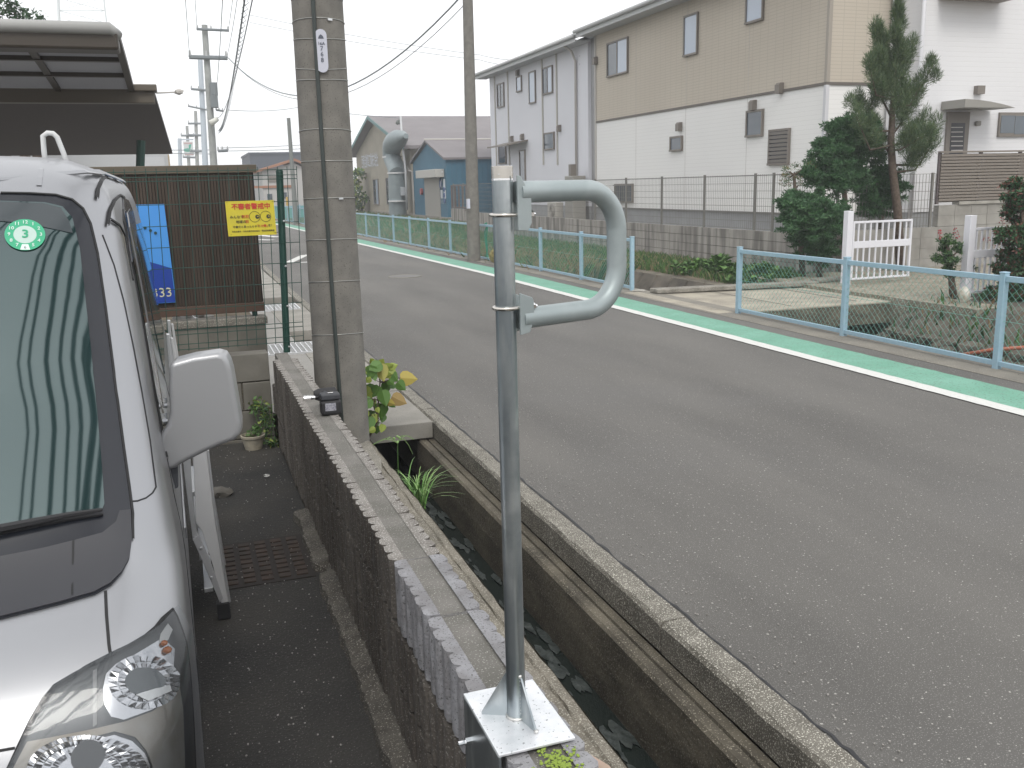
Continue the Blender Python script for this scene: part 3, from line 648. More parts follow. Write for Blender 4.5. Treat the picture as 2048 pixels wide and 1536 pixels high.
#   z, nose Y, half width, corner radius, rear Y
ROWS = [(.24, 1.70, .70, .13, 4.95), (.30, 1.645, .725, .15, 4.99), (.45, 1.61, .736, .17, 5.0), (.60, 1.60, .738, .17, 5.0), (.72, 1.625, .738, .17, 5.0), (.80, 1.665, .738, .165, 5.0),
        (.86, 1.715, .738, .16, 5.0), (.91, 1.78, .736, .15, 5.0), (.95, 1.85, .733, .14, 5.0), (.985, 1.915, .729, .13, 5.0), (1.02, 1.96, .724, .12, 5.0), (1.10, 2.035, .714, .11, 4.99),
        (1.20, 2.125, .702, .105, 4.98), (1.32, 2.23, .692, .10, 4.96), (1.44, 2.325, .682, .10, 4.94), (1.56, 2.42, .670, .10, 4.92), (1.66, 2.50, .656, .10, 4.90), (1.73, 2.565, .640, .10, 4.88),
        (1.775, 2.62, .622, .10, 4.87), (1.805, 2.68, .598, .11, 4.86), (1.83, 2.76, .565, .13, 4.85), (1.85, 2.86, .525, .16, 4.82), (1.864, 3.0, .46, .2, 4.75), (1.874, 3.25, .33, .2, 4.55), (1.878, 3.6, .12, .1, 4.2)]
TH = math.radians(.75); PV = Vector((-.057, 2.0, 0)); ROT = Matrix.Rotation(TH, 3, 'Z'); IROT = Matrix.Rotation(-TH, 3, 'Z')
def vrot(p): return ROT@(Vector(p)-PV)+PV
def mir_(p): q = IROT@(Vector(p)-PV)+PV; q.x = 2*XC-q.x; return vrot(q)
def vrow(r, a):
    # smooth interpolation over rows
    return a
def van_ring(z, yf, W, r, yb):
    pts = []; N1, N2, N3 = 12, 14, 14
    def bow(x): return .055*(abs(x)/WMAX)**2.2
    for i in range(N1): x = (W-r)*i/N1; pts.append((x, yf+bow(x)))
    y0 = yf+bow(W-r); ry = r*1.35
    for i in range(N2):
        t = math.pi/2*i/N2; pts.append((W-r+r*math.sin(t), y0+ry*(1-math.cos(t))+(bow(W)-bow(W-r))*math.sin(t)*.4))
    y1 = pts[-1][1]; y1 = y0+ry
    for i in range(N3): pts.append((W, y1+(yb-.12-y1)*(i/N3)))
    for i in range(6): t = math.pi/2*i/6; pts.append((W-.12*(1-math.cos(t)), yb-.12+.12*math.sin(t)))
    for i in range(4): pts.append(((W-.12)*(1-i/4), yb))
    pts.append((0, yb))
    full = pts+[(-x, y) for (x, y) in pts[-2:0:-1]]
    return [tuple(vrot((XC+x, y, z))) for (x, y) in full]
# densify rows with a smooth curve
def cr_interp(P, t):
    i = min(int(t), len(P)-2); f = t-i; g = lambda k: P[max(0, min(len(P)-1, k))]
    return tuple(.5*((2*b)+(-a+c)*f+(2*a-5*b+4*c-d)*f*f+(-a+3*b-3*c+d)*f**3) for a, b, c, d in zip(g(i-1), g(i), g(i+1), g(i+2)))
NR = 72; mb = MB(); kk = None
for i in range(NR+1):
    rg = van_ring(*cr_interp(ROWS, (len(ROWS)-1)*i/NR)); kk = len(rg); mb.v += rg
for i in range(NR):
    for j in range(kk): mb.f.append((i*kk+j, i*kk+(j+1) % kk, (i+1)*kk+(j+1) % kk, (i+1)*kk+j)); mb.mi.append(0)
mb.f.append(tuple(range(kk))); mb.f.append(tuple(NR*kk+j for j in range(kk))); mb.mi += [0, 0]
body = mb.build('body', M_paint, vt, smooth=True, autos=60)
BV = BVHTree.FromPolygons([Vector(v.co) for v in body.data.vertices], [tuple(p.vertices) for p in body.data.polygons])
def hit_px(u, v):
    h = BV.ray_cast(EYE, ray(u, v).normalized()); return (h[0], h[1]) if h[0] is not None else (None, None)
def hit_front(x, z):
    h = BV.ray_cast(Vector((x, 0, z)), Vector((0, 1, 0))); return (h[0], h[1]) if h[0] is not None else (None, None)
def hit_side(y, z):
    h = BV.ray_cast(Vector((1.5, y, z)), Vector((-1, 0, 0))); return (h[0], h[1]) if h[0] is not None else (None, None)
def patch(name, outline, hit, off, m, parent=vt, step=12, skirt=.012, mirror=False, bevel=0):
    """a panel lying on the body: outline in the coordinates of hit()"""
    xs = [p[0] for p in outline]; ys = [p[1] for p in outline]
    # densify the outline
    ol = []
    for i, a in enumerate(outline):
        b = outline[(i+1) % len(outline)]; d = math.hypot(b[0]-a[0], b[1]-a[1]); q = max(1, int(d/step))
        for t in range(q): ol.append(Vector((a[0]+(b[0]-a[0])*t/q, a[1]+(b[1]-a[1])*t/q)))
    pts = list(ol); x = min(xs)+step/2
    def inside(p):
        c = False; j = len(ol)-1
        for i in range(len(ol)):
            if (ol[i].y > p.y) != (ol[j].y > p.y) and p.x < (ol[j].x-ol[i].x)*(p.y-ol[i].y)/(ol[j].y-ol[i].y)+ol[i].x: c = not c
            j = i
        return c
    while x < max(xs):
        y = min(ys)+step/2
        while y < max(ys):
            p = Vector((x, y))
            if inside(p) and min((p-q).length for q in ol) > step*.45: pts.append(p)
            y += step
        x += step
    n0 = len(ol); r = delaunay_2d_cdt(pts, [(i, (i+1) % n0) for i in range(n0)], [], 1, 1e-5)
    vs = []; ok = []
    for p in r[0]:
        h, nn = hit(p.x, p.y); ok.append(h is not None)
        vs.append((h if h is not None else Vector((0, 0, 0)))+(nn*off if nn is not None else Vector((0, 0, 0))))
    fs = [f for f in r[2] if all(ok[i] for i in f)]
    from collections import Counter
    ec = Counter(); 
    for f in fs:
        for i in range(len(f)): ec[tuple(sorted((f[i], f[(i+1) % len(f)])))] += 1
    extra = {}
    for (a, b), c in ec.items():
        if c == 1:
            for q in (a, b):
                if q not in extra:
                    h, nn = hit(r[0][q].x, r[0][q].y); vs.append(h+nn*(off-skirt)); extra[q] = len(vs)-1
            fs.append((a, b, extra[b], extra[a]))
    mb_ = MB(); mb_.add(vs, fs); mb_.build(name, m, parent, smooth=True, autos=50)
    if mirror:
        mb_ = MB(); mb_.add([mir_(v) for v in vs], fs); mb_.build(name, m, parent, smooth=True, autos=50)
def ribbon(name, line, hit, w_, off, m, parent=vt, step=14, mirror=False):
    L_ = []
    for a, b in zip(line[:-1], line[1:]):
        q = max(1, int(math.hypot(b[0]-a[0], b[1]-a[1])/step)); L_ += [(a[0]+(b[0]-a[0])*t/q, a[1]+(b[1]-a[1])*t/q) for t in range(q)]
    L_.append(line[-1]); P = [hit(*p) for p in L_]; P = [p for p in P if p[0] is not None]
    mb_ = MB(); vs = []
    for i, (p, nn) in enumerate(P):
        d = (P[min(i+1, len(P)-1)][0]-P[max(0, i-1)][0]).normalized(); s_ = d.cross(nn).normalized()*w_/2
        vs += [p-s_+nn*(off-.004), p-s_+nn*off, p+s_+nn*off, p+s_+nn*(off-.004)]
    fs = []
    for i in range(len(P)-1): fs += [(4*i+j, 4*i+j+1, 4*i+5+j, 4*i+4+j) for j in range(3)]
    if not fs: return
    mb_.add(vs, fs); mb_.build(name, m, parent, smooth=False)
    if mirror: mb_ = MB(); mb_.add([mir_(v) for v in vs], fs); mb_.build(name, m, parent)
# windscreen: traced on the picture for its right end, then mirrored about the middle of the van
right = [(0, 389), (60, 390), (110, 393), (142, 402), (163, 420), (178, 450), (192, 510), (208, 620), (226, 760), (243, 890), (255, 975), (262, 1030), (263, 1080), (258, 1120), (244, 1148), (222, 1172), (190, 1190), (120, 1210), (0, 1240)]
def to_xz(pl):
    o = []
    for (u, v) in pl:
        h, nn = hit_px(u, v)
        if h is not None: o.append((h.x, h.z))
    return o
rx = to_xz(right); full = rx+[(2*XC-x, z) for (x, z) in rx[::-1]]
full = [p for i, p in enumerate(full) if i == 0 or math.hypot(p[0]-full[i-1][0], p[1]-full[i-1][1]) > .004]
patch('windscreen_surround', full, hit_front, .004, M_frit, step=.045)
clear = [(0, 405), (90, 408), (125, 416), (145, 438), (160, 500), (178, 660), (196, 840), (206, 960), (209, 1010), (203, 1024), (150, 1034), (0, 1056)]
rx = to_xz(clear); full2 = rx+[(2*XC-x, z) for (x, z) in rx[::-1]]
patch('windscreen', full2, hit_front, .0065, M_glass_d, step=.045, skirt=.004)
cowl = [(0, 1116), (90, 1098), (150, 1083), (205, 1068), (232, 1046), (238, 1024), (259, 1022), (262, 1080), (257, 1120), (243, 1147), (221, 1170), (189, 1188), (120, 1208), (0, 1238)]
rx = to_xz(cowl); full3 = rx+[(2*XC-x, z) for (x, z) in rx[::-1]]
patch('cowl_panel', full3, hit_front, .009, M_trim, step=.04, skirt=.006)
ribbon('cowl_seam', [(147, 1084), (145, 1195)], hit_px, .0035, .0105, M_seam)
ribbon('windscreen_seal', [(q[0]+2, q[1]) for q in right[:-6]], hit_px, .005, .0075, M_seam, mirror=True)
# wiper
wp = [hit_px(u, v) for (u, v) in ((-260, 1120), (-120, 1095), (0, 1066), (70, 1052), (140, 1038), (205, 1028))]
wp = [h+nn*.022 for (h, nn) in wp if h is not None]
mb = MB(); mb.tube(wp, [.010, .010, .009, .008, .006, .004][-len(wp):], 6); wo = mb.build('wiper', M_blk, vt)
mb = MB(); mb.tube([q-Vector((0, -.006, .012)) for q in wp], .0035, 5); mb.build('wiper_blade', M_blk, wo)
# inspection sticker on the glass
h, nn = hit_px(51, 474); nn = nn.normalized(); sx_ = Vector((1, 0, 0)); sx_ = (sx_-nn*sx_.dot(nn)).normalized(); sy_ = nn.cross(sx_); sy_ = sy_ if sy_.z > 0 else -sy_
SK = 1.34; c_ = h+nn*.009
def disc(cc, rx_, ry_, k=40): return [cc+sx_*rx_*math.cos(t*6.283/k)+sy_*ry_*math.sin(t*6.283/k) for t in range(k)]
mb = MB(); mb.prism(disc(c_, .0325*SK, .0345*SK), nn*.0006); so_ = mb.build('inspection_sticker', mat('sticker_green', (.03,.36,.19), .5), vt)
mb = MB(); mb.poly(disc(c_+nn*.0009, .0185*SK, .0195*SK)); mb.build('sticker_centre', mat('sticker_pale', (.42,.55,.50), .5), so_, fix=False)
mk2 = mat('sticker_print', (.62,.75,.70), .5)
for i in range(12):
    a = math.pi/2-i*math.pi/6; txt = '12' if i == 0 else str(i)
    if txt == '6': continue
    lettering('sticker_number', txt, .0098*SK, c_+nn*.0012+sx_*.0255*SK*math.cos(a)+sy_*.0270*SK*math.sin(a), sx_, sy_, mk2, so_, bold=.0003)
mb = MB(); cc = c_+nn*.0011-sy_*.0285*SK; mb.poly([cc+sx_*a*SK+sy_*b*SK for (a, b) in ((-.008, -.005), (.008, -.005), (.005, .007), (-.005, .007))]); mb.build('sticker_notch', mk2, so_, fix=False)
lettering('sticker_number', '6', .0085*SK, cc+nn*.0004, sx_, sy_, mat('sticker_dark', (.06,.10,.09), .5), so_)
lettering('sticker_number', '3', .025*SK, c_+nn*.0013, sx_, sy_, mat('sticker_green', (.03,.36,.19), .5), so_, bold=.0012)
# interior mirror strip: dark visor at the top of the glass
patch('glass_tint_band', [(0, 408), (88, 411), (122, 420), (138, 445), (146, 470), (60, 452), (0, 446)], hit_px, .0082, mat('tint_band', (.03,.04,.045), .1, spec=.8), step=14, skirt=.002)
# panel gaps
ribbon('panel_gap', [(211, 1182), (213, 1230), (218, 1290), (222, 1316)], hit_px, .006, .0015, M_seam, mirror=True)
ribbon('panel_gap', [(262, 1003), (275, 1002), (292, 996), (305, 986), (312, 974)], hit_px, .0035, .0012, M_seam, mirror=True)
ribbon('door_gap', [(312, 974), (300, 880), (283, 780), (266, 690), (247, 600), (228, 530), (205, 470)], hit_px, .0035, .0012, M_seam, mirror=True)
ribbon('bumper_gap', [(-200, 1540), (-60, 1512), (30, 1496)], hit_px, .005, .0015, M_seam)
# front door window, rain visor, door frame, rear windows (right side of the picture)
ribbon('door_frame', [(2.46, 1.08), (2.60, 1.24), (2.74, 1.42), (2.86, 1.58), (2.96, 1.66), (3.2, 1.69), (3.55, 1.695)], hit_side, .028, .004, M_seam, step=.06, mirror=True)
patch('side_window', [(2.52, 1.08), (2.66, 1.24), (2.80, 1.42), (2.93, 1.575), (3.05, 1.63), (3.45, 1.64), (3.45, 1.08)], hit_side, .003, M_glass_d, step=.08, skirt=.005, mirror=True)
patch('side_window', [(3.58, 1.10), (3.58, 1.64), (4.68, 1.62), (4.72, 1.12)], hit_side, .003, M_glass_d, step=.12, skirt=.005, mirror=True)
ribbon('rain_visor', [(2.58, 1.20), (2.72, 1.38), (2.85, 1.545), (2.96, 1.63), (3.10, 1.665), (3.45, 1.672)], hit_side, .055, .016, mat('smoked_visor', (.06,.06,.065), .15, spec=.7), step=.05, mirror=True)
ribbon('door_gap', [(3.52, .42), (3.52, 1.70)], hit_side, .006, .0015, M_seam, step=.06, mirror=True)
ribbon('door_gap', [(2.30, .50), (2.32, .75), (2.36, 1.0), (2.46, 1.08)], hit_side, .006, .0015, M_seam, step=.06, mirror=True)
ribbon('side_moulding', [(2.5, .86), (4.8, .86)], hit_side, .03, .006, M_paint, step=.1, mirror=True)
ribbon('drip_rail', [(2.62, 1.775), (2.75, 1.80), (3.2, 1.81), (4.7, 1.80)], hit_side, .02, .014, M_paint, step=.08, mirror=True)
for yy_ in (3.40, 3.66):
    h, nn = hit_side(yy_, .98); mb = MB(); mb.tube([h+Vector((.0, -.06, 0)), h+Vector((.03, -.05, 0)), h+Vector((.03, .05, 0)), h+Vector((0, .06, 0))], .009, 8); mb.build('door_handle', M_paint, vt, smooth=True)
# dark arcs of the door frame and the smoked rain visor at the head of the pillar
ribbon('door_seal', [(192, 398), (194, 380), (202, 361), (214, 352), (225, 355), (233, 366)], hit_px, .009, .007, M_seam, step=5)
ribbon('door_seal', [(213, 452), (217, 424), (226, 402), (238, 391), (247, 396)], hit_px, .007, .007, M_seam, step=5)
ribbon('door_seal', [(218, 440), (236, 452), (246, 470), (252, 505), (262, 560)], hit_px, .007, .007, M_seam, step=5)
ribbon('roof_pressing', [(78, 372), (82, 340), (92, 322), (118, 312)], hit_px, .012, .002, M_paint)
patch('visor_tip', [(244, 396), (255, 402), (264, 424), (270, 455), (270, 500), (261, 525), (254, 480), (246, 430)], hit_px, .006, mat('smoked_visor', (.06,.06,.065), .15, spec=.7), step=7, skirt=.004)
ribbon('roof_pressing', [(150, 345), (165, 326), (186, 318)], hit_px, .010, .002, M_paint)
# roof carrier hoop
hb = PY(100, 298, 3.15); 
for dx in (0,):
    a = PY(88, 302, 3.1); b = PY(86, 272, 3.1); c2 = PY(95, 266, 3.1); d2 = PY(106, 267, 3.1); e2 = PY(114, 274, 3.1); f2 = PY(127, 306, 3.1)
    mb = MB(); mb.tube([a-Vector((0, 0, .05)), a, b, c2, d2, e2, f2, f2-Vector((-.01, 0, .06))], .0075, 10); mb.build('roof_hoop', mat('white_tube', (.55,.56,.56), .4), vt, smooth=True)
    mb = MB(); mb.tube([(2*XC-q.x, q.y, q.z) for q in (a-Vector((0, 0, .05)), a, b, c2, d2, e2, f2, f2-Vector((-.01, 0, .06)))], .0075, 10); mb.build('roof_hoop', MATS['white_tube'], vt, smooth=True)
# headlamp: black seal, reflector bowls, amber bulb, clear cover
lamp = [(341, 1221), (350, 1236), (360, 1262), (369, 1290), (375, 1335), (380, 1400), (384, 1470), (388, 1560), (392, 1640), (-40, 1640), (-15, 1590), (18, 1534), (38, 1496), (62, 1446), (88, 1402), (108, 1379), (146, 1356), (184, 1336), (222, 1316), (262, 1294), (292, 1275), (312, 1258), (326, 1240)]
M_lh = mat('lamp_housing', (.10,.105,.11), .3, .7); M_lr = mat('lamp_reflector', (.50,.51,.53), .22, .95)
patch('headlamp_seal', [(x-(4 if x < 330 else -3), y-(5 if y < 1500 else 0)) for (x, y) in lamp], hit_px, .003, M_seam, step=16, mirror=True)
hz_ = hit_px
patch('headlamp_housing', lamp, hit_px, .0045, M_lh, step=14, skirt=.003, mirror=True)
patch('turn_lamp_reflector', [(345, 1300), (338, 1395), (300, 1420), (246, 1440), (222, 1434), (209, 1410), (206, 1380), (212, 1350), (232, 1330), (268, 1312), (300, 1292), (322, 1278)], hit_px, .006, M_lr, step=12, skirt=.004, mirror=True)
patch('side_lamp_reflector', [(332, 1250), (341, 1262), (332, 1282), (315, 1290), (318, 1270)], hit_px, .0065, mat('pearl_reflector', (.42,.43,.43), .4, .3), step=8, skirt=.003, mirror=True)
patch('headlamp_divider', [(186, 1345), (194, 1341), (194, 1450), (186, 1455)], hit_px, .008, mat('lamp_bezel2', (.20,.205,.21), .4, .6), step=10, skirt=.006, mirror=True)
patch('headlamp_shade', [(55, 1484), (120, 1472), (187, 1458), (250, 1443), (300, 1424), (340, 1396), (352, 1366), (360, 1420), (366, 1600), (305, 1600), (300, 1530), (290, 1502), (268, 1474), (228, 1463), (170, 1478), (117, 1496), (60, 1534), (20, 1590), (0, 1590), (30, 1530)], hit_px, .007, mat('lamp_bezel', (.33,.33,.32), .35, .6, col2=(.22,.2,.17), scale=6), step=14, skirt=.004, mirror=True)
patch('main_beam_reflector', [(300, 1600), (296, 1530), (286, 1506), (262, 1482), (228, 1470), (172, 1484), (124, 1502), (75, 1535), (40, 1600)], hit_px, .0062, M_lr, step=12, skirt=.003, mirror=True)
# facets that break up the reflections
random.seed(31)
def facets(name, cu, cv, ru, rv, nA, nR, off, t0=0, t1=6.283):
    mb_ = MB()
    for i in range(nA):
        for j in range(nR):
            a0_ = t0+(t1-t0)*i/nA; a1_ = t0+(t1-t0)*(i+.82)/nA; r0 = .45+.5*j/nR; r1 = r0+.43/nR
            q = [hit_px(cu+ru*r*math.cos(a), cv+rv*r*math.sin(a)) for (r, a) in ((r0, a0_), (r1, a0_), (r1, a1_), (r0, a1_))]
            if any(h is None for h, _ in q): continue
            o_ = [off+random.uniform(0, .004) for _ in q]; mb_.add([h+nn*o for (h, nn), o in zip(q, o_)], [(0, 1, 2, 3)])
    stuff(mb_.build(name, M_lr, vt, fix=False))
    mb2 = MB(); mb2.add([mir_(v) for v in mb_.v], mb_.f); stuff(mb2.build(name, M_lr, vt, fix=False))
facets('turn_lamp_facets', 285, 1366, 74, 58, 30, 2, .0075)
patch('turn_lamp_bowl', [(285+38*math.cos(t*6.283/20), 1366+27*math.sin(t*6.283/20)) for t in range(20)], hit_px, .0115, mat('lamp_bowl_dark', (.13,.14,.145), .25, .9), step=9, skirt=.003, mirror=True)
patch('turn_lamp_highlight', [(268, 1392), (330, 1372), (334, 1384), (290, 1404)], hit_px, .013, mat('lamp_highlight_pale', (.62,.63,.63), .35, .6), step=9, skirt=.003, mirror=True)  # pale strip painted as a highlight in the lamp bowl
facets('main_beam_facets', 172, 1545, 128, 80, 40, 4, .0085, 3.0, 6.45)
for (u, v, r) in ((322, 1290, .007), (328, 1304, .009)):
    h, nn = hit_px(u, v); mb = MB(); mb.ico(h+nn*.010, r, 0, 2, (1, 1, .8)); mb.build('amber_bulb', mat('amber_plastic', (.34,.10,.02), .2), vt, smooth=True)
h, nn = hit_px(176, 1512); mb = MB(); mb.tube([h+nn*.006, h+nn*.016], .028, 18); mb.build('bulb_shield', M_lh, vt, smooth=True, autos=40)
gl = bpy.data.materials.new('clear_lamp_cover'); gl.use_nodes = True; t_ = gl.node_tree; t_.nodes.clear()
tr = t_.nodes.new('ShaderNodeBsdfTransparent'); tr.inputs[0].default_value = (.9, .91, .92, 1); gs = t_.nodes.new('ShaderNodeBsdfGlossy'); gs.inputs['Roughness'].default_value = .04
fr_ = t_.nodes.new('ShaderNodeFresnel'); fr_.inputs[0].default_value = 1.5; mxs = t_.nodes.new('ShaderNodeMixShader'); om = t_.nodes.new('ShaderNodeOutputMaterial')
t_.links.new(fr_.outputs[0], mxs.inputs[0]); t_.links.new(tr.outputs[0], mxs.inputs[1]); t_.links.new(gs.outputs[0], mxs.inputs[2]); t_.links.new(mxs.outputs[0], om.inputs[0])
patch('headlamp_cover', lamp, hit_px, .024, gl, step=14, skirt=.02, mirror=True)
# number plate, grille, wheels (seen only from other positions)
mb = MB(); mb.bb(XC-.165, XC+.165, 1.575, 1.598, .36, .525); mb.build('number_plate', mat('plate_yellow', (.55,.45,.03), .5), vt, bevel=.004)
patch('front_grille', [(XC-.34, .70), (XC+.34, .70), (XC+.32, .78), (XC-.32, .78)], hit_front, .006, M_blkp, step=.05)
for (x, y) in ((-.20, 2.28), (-1.45, 2.28), (-.24, 4.35), (-1.48, 4.35)):
    mb = MB(); k = 36; prof = [(.17, -.05), (.27, -.065), (.285, -.045), (.285, .045), (.27, .065), (.17, .05)]
    for (r_, a) in prof: mb.v += [(x+a, y+r_*math.cos(t*6.283/k), .355+r_*math.sin(t*6.283/k)) for t in range(k)]
    for i in range(len(prof)):
        for j in range(k): i2 = (i+1) % len(prof); mb.f.append((i*k+j, i*k+(j+1) % k, i2*k+(j+1) % k, i2*k+j)); mb.mi.append(0)
    tw = mb.build('tyre', M_blk, vt, smooth=True, autos=40)
    s_ = 1 if x > XC else -1
    mb = MB(); mb.tube([(x+s_*.02, y, .355), (x+s_*.045, y, .355), (x+s_*.052, y, .355)], [.172, .172, .05], 24); mb.build('rim', M_alu, tw, smooth=True, autos=40)
# door mirror
mo_ = [(338, 726), (385, 713), (434, 706), (449, 710), (457, 722), (463, 741), (472, 792), (481, 846), (481, 866), (470, 881), (440, 892), (408, 906), (380, 920), (363, 929), (350, 938), (336, 941), (324, 939), (317, 915), (314, 888), (322, 866), (334, 848), (338, 825), (336, 775)]
Ym = 2.46
outl = [PY(u, v, Ym) for (u, v) in mo_]
bm = bmesh.new()
f0 = bm.faces.new([bm.verts.new(p) for p in outl]); ex = bmesh.ops.extrude_face_region(bm, geom=[f0]); vsx = [g for g in ex['geom'] if isinstance(g, bmesh.types.BMVert)]
bmesh.ops.translate(bm, vec=(0.012, .085, 0), verts=vsx); bmesh.ops.recalc_face_normals(bm, faces=bm.faces)
me = bpy.data.meshes.new('door_mirror'); bm.to_mesh(me); bm.free(); me.materials.append(mat('silver_mirror_paint', (.36,.365,.375), .36, .45, coat=.2))
me.polygons.foreach_set('use_smooth', [True]*len(me.polygons))
mir = link('door_mirror', me, vt); bv_ = mir.modifiers.new('bevel', 'BEVEL'); bv_.width = .017; bv_.segments = 5; bv_.limit_method = 'ANGLE'; bv_.angle_limit = math.radians(60); wn = mir.modifiers.new('wn', 'WEIGHTED_NORMAL')
mb = MB(); g0 = [PY(u, v, Ym+.1) for (u, v) in ((350, 735), (448, 716), (470, 862), (352, 905))]; mb.prism(g0, (.0, .003, 0)); mb.build('mirror_glass', M_chrome, mir)
mb = MB(); a = PY(328, 936, Ym+.03); b = PY(356, 932, Ym+.03); c2 = PY(357, 976, Ym+.03); d2 = PY(332, 984, Ym+.03); mb.prism([a, b, c2, d2], (0, .06, 0)); mb.build('mirror_bracket', M_blkp, vt, bevel=.004)
mm = MB(); mm.add([(2*XC-v.co.x, v.co.y, v.co.z) for v in me.vertices], [tuple(p.vertices) for p in me.polygons]); o_ = mm.build('door_mirror', me.materials[0], vt, smooth=True, bevel=.015, seg=4)
# ================================================================== STEPLADDER leaning on the van
lt = thing('stepladder', 'folded aluminium stepladder leaning on the side of the silver van', 'ladder', (.02, 3.9, .07))
def rail(p0, p1, w_, d_, m, nm='rail', par=lt):
    p0 = Vector(p0); p1 = Vector(p1); d = (p1-p0).normalized(); sx = Vector((1, 0, 0)); sx = (sx-d*sx.dot(d)).normalized(); sy = d.cross(sx)
    mb_ = MB(); mb_.prism([p0+sx*a*w_/2+sy*b*d_/2 for a, b in ((-1, -1), (1, -1), (1, 1), (-1, 1))], p1-p0); return mb_.build(nm, m, par, bevel=.002)
YL = 3.64
def lad(nm, px, m, d=.022, y=YL, par=lt):
    a_ = [PY(u, v, y) for (u, v) in px]
    for off in (0, .40):
        mb_ = MB(); mb_.prism([q+Vector((0, off, 0)) for q in a_], (0, d, 0)); mb_.build(nm, m, par, bevel=.002)
lad('rail', [(386, 905), (414, 900), (430, 1040), (458, 1206), (444, 1212), (426, 1132), (404, 1062), (392, 1046)], M_alu_w)
lad('rail', [(364, 905), (380, 905), (386, 1000), (394, 1062), (398, 1072), (386, 1082), (380, 1040), (370, 960)], M_alu)
lad('rail', [(332, 668), (339, 668), (352, 800), (366, 905), (358, 905), (343, 800)], M_alu, .018)
lad('rail', [(341, 676), (346, 676), (366, 800), (388, 905), (380, 905), (358, 800)], M_alu_w, .018)
lad('brace', [(385, 1078), (397, 1070), (420, 1120), (446, 1196), (440, 1206), (408, 1130)], mat('ladder_brace', (.40,.40,.41), .5, .3), .012, YL-.012)
lad('edge_strip', [(414, 900), (418, 900), (434, 1040), (462, 1204), (458, 1206), (430, 1040)], M_alu, .030, YL-.004)
for i in range(4):
    a_ = PY(388+9*i, 960+62*i, YL+.2); mb = MB(); mb.box(a_, (.035, .36, .018)); mb.build('step', M_alu, lt, bevel=.002)
for off in (0, .4):
    a_ = PY(446, 1211, YL+.005); mb = MB(); mb.bb(a_.x-.024, a_.x+.026, a_.y-.015+off, a_.y+.03+off, .072, a_.z+.015); mb.build('foot', M_blk, lt, bevel=.004)
for (u, v) in ((423, 1155), (402, 1096)): a_ = PY(u, v, YL-.014); mb = MB(); mb.ico(a_, .0065, 0, 1); mb.build('rivet', M_alu, lt)
# ================================================================== BLUE MESH FENCES along the road
def blue_fence(ys, label, bent, lean=0., endlean=0., H=.86, pitch=.080, wirez=.45):
    X = 6.90; bx = lambda y: X+(bend(y) if bent else 0)
    t = thing('mesh_fence', label, 'fence', (bx(ys[0]), ys[0], 0), 'light blue roadside fences')
    for i, y in enumerate(ys):
        mb = MB(); x = bx(y); mb.bb(x-.03, x+.03, y-.03, y+.03, -.02, H+.02); mb.bb(x-.034, x+.034, y-.034, y+.034, H+.018, H+.03)
        mb.build('post', M_bluef, t, bevel=.004, seg=1)
    for nm, z, hh in (('top_rail', H-.03, .05), ('bottom_rail', .06, .045)):
        for a, b in zip(ys[:-1], ys[1:]):
            mb = MB(); x0, x1 = bx(a), bx(b); w_ = .018
            mb.add([(x0-w_, a+.031, z-hh/2), (x0+w_, a+.031, z-hh/2), (x0+w_, a+.031, z+hh/2), (x0-w_, a+.031, z+hh/2), (x1-w_, b-.031, z-hh/2), (x1+w_, b-.031, z-hh/2), (x1+w_, b-.031, z+hh/2), (x1-w_, b-.031, z+hh/2)],
                   [(0, 1, 2, 3), (4, 7, 6, 5), (0, 4, 5, 1), (1, 5, 6, 2), (2, 6, 7, 3), (3, 7, 4, 0)]); mb.build(nm, M_bluef, t, bevel=.003, seg=1)
    # chain link: zigzag wires
    mb = MB(); y = ys[0]; z0, z1 = .08, H-.055; r = .0021; ph = 0
    while y < ys[-1]-pitch:
        pt = pitch*(1 if y < 34 else 1.6); rr = r*(1 if y < 34 else 1.5); nz_ = int((z1-z0)/(pt*.46)); pts = []; ph = 1-ph
        for i in range(nz_+1):
            yy_ = y+(pt*.52 if (i+ph) % 2 else 0); pts.append((bx(yy_)+(.002 if i % 2 else -.002), yy_, z0+(z1-z0)*i/nz_))
        mb.tube(pts, rr, 3, cap=False)
        y += pt*.5
    for z in (wirez,): mb.tube([(bx(a), a, z) for a in ys], .0022, 4)
    mb.build('chain_link_mesh', M_chain, t, fix=False)
    return t
blue_fence([10.53-2.1*i for i in range(6)][::-1], 'near light blue chain link fence on the right, from the bridge towards the camera', False)
blue_fence([13.64+2.05*i for i in range(26)], 'long light blue chain link fence running away beyond the bridge opening', True)
p = GZ(1268, 590, .02); mb = MB(); mb.ico((6.95, 13.5, .02), .09, .2, 2, (1.4, 1, .25)); struct(mb.build('post_footing', M_conc_l))
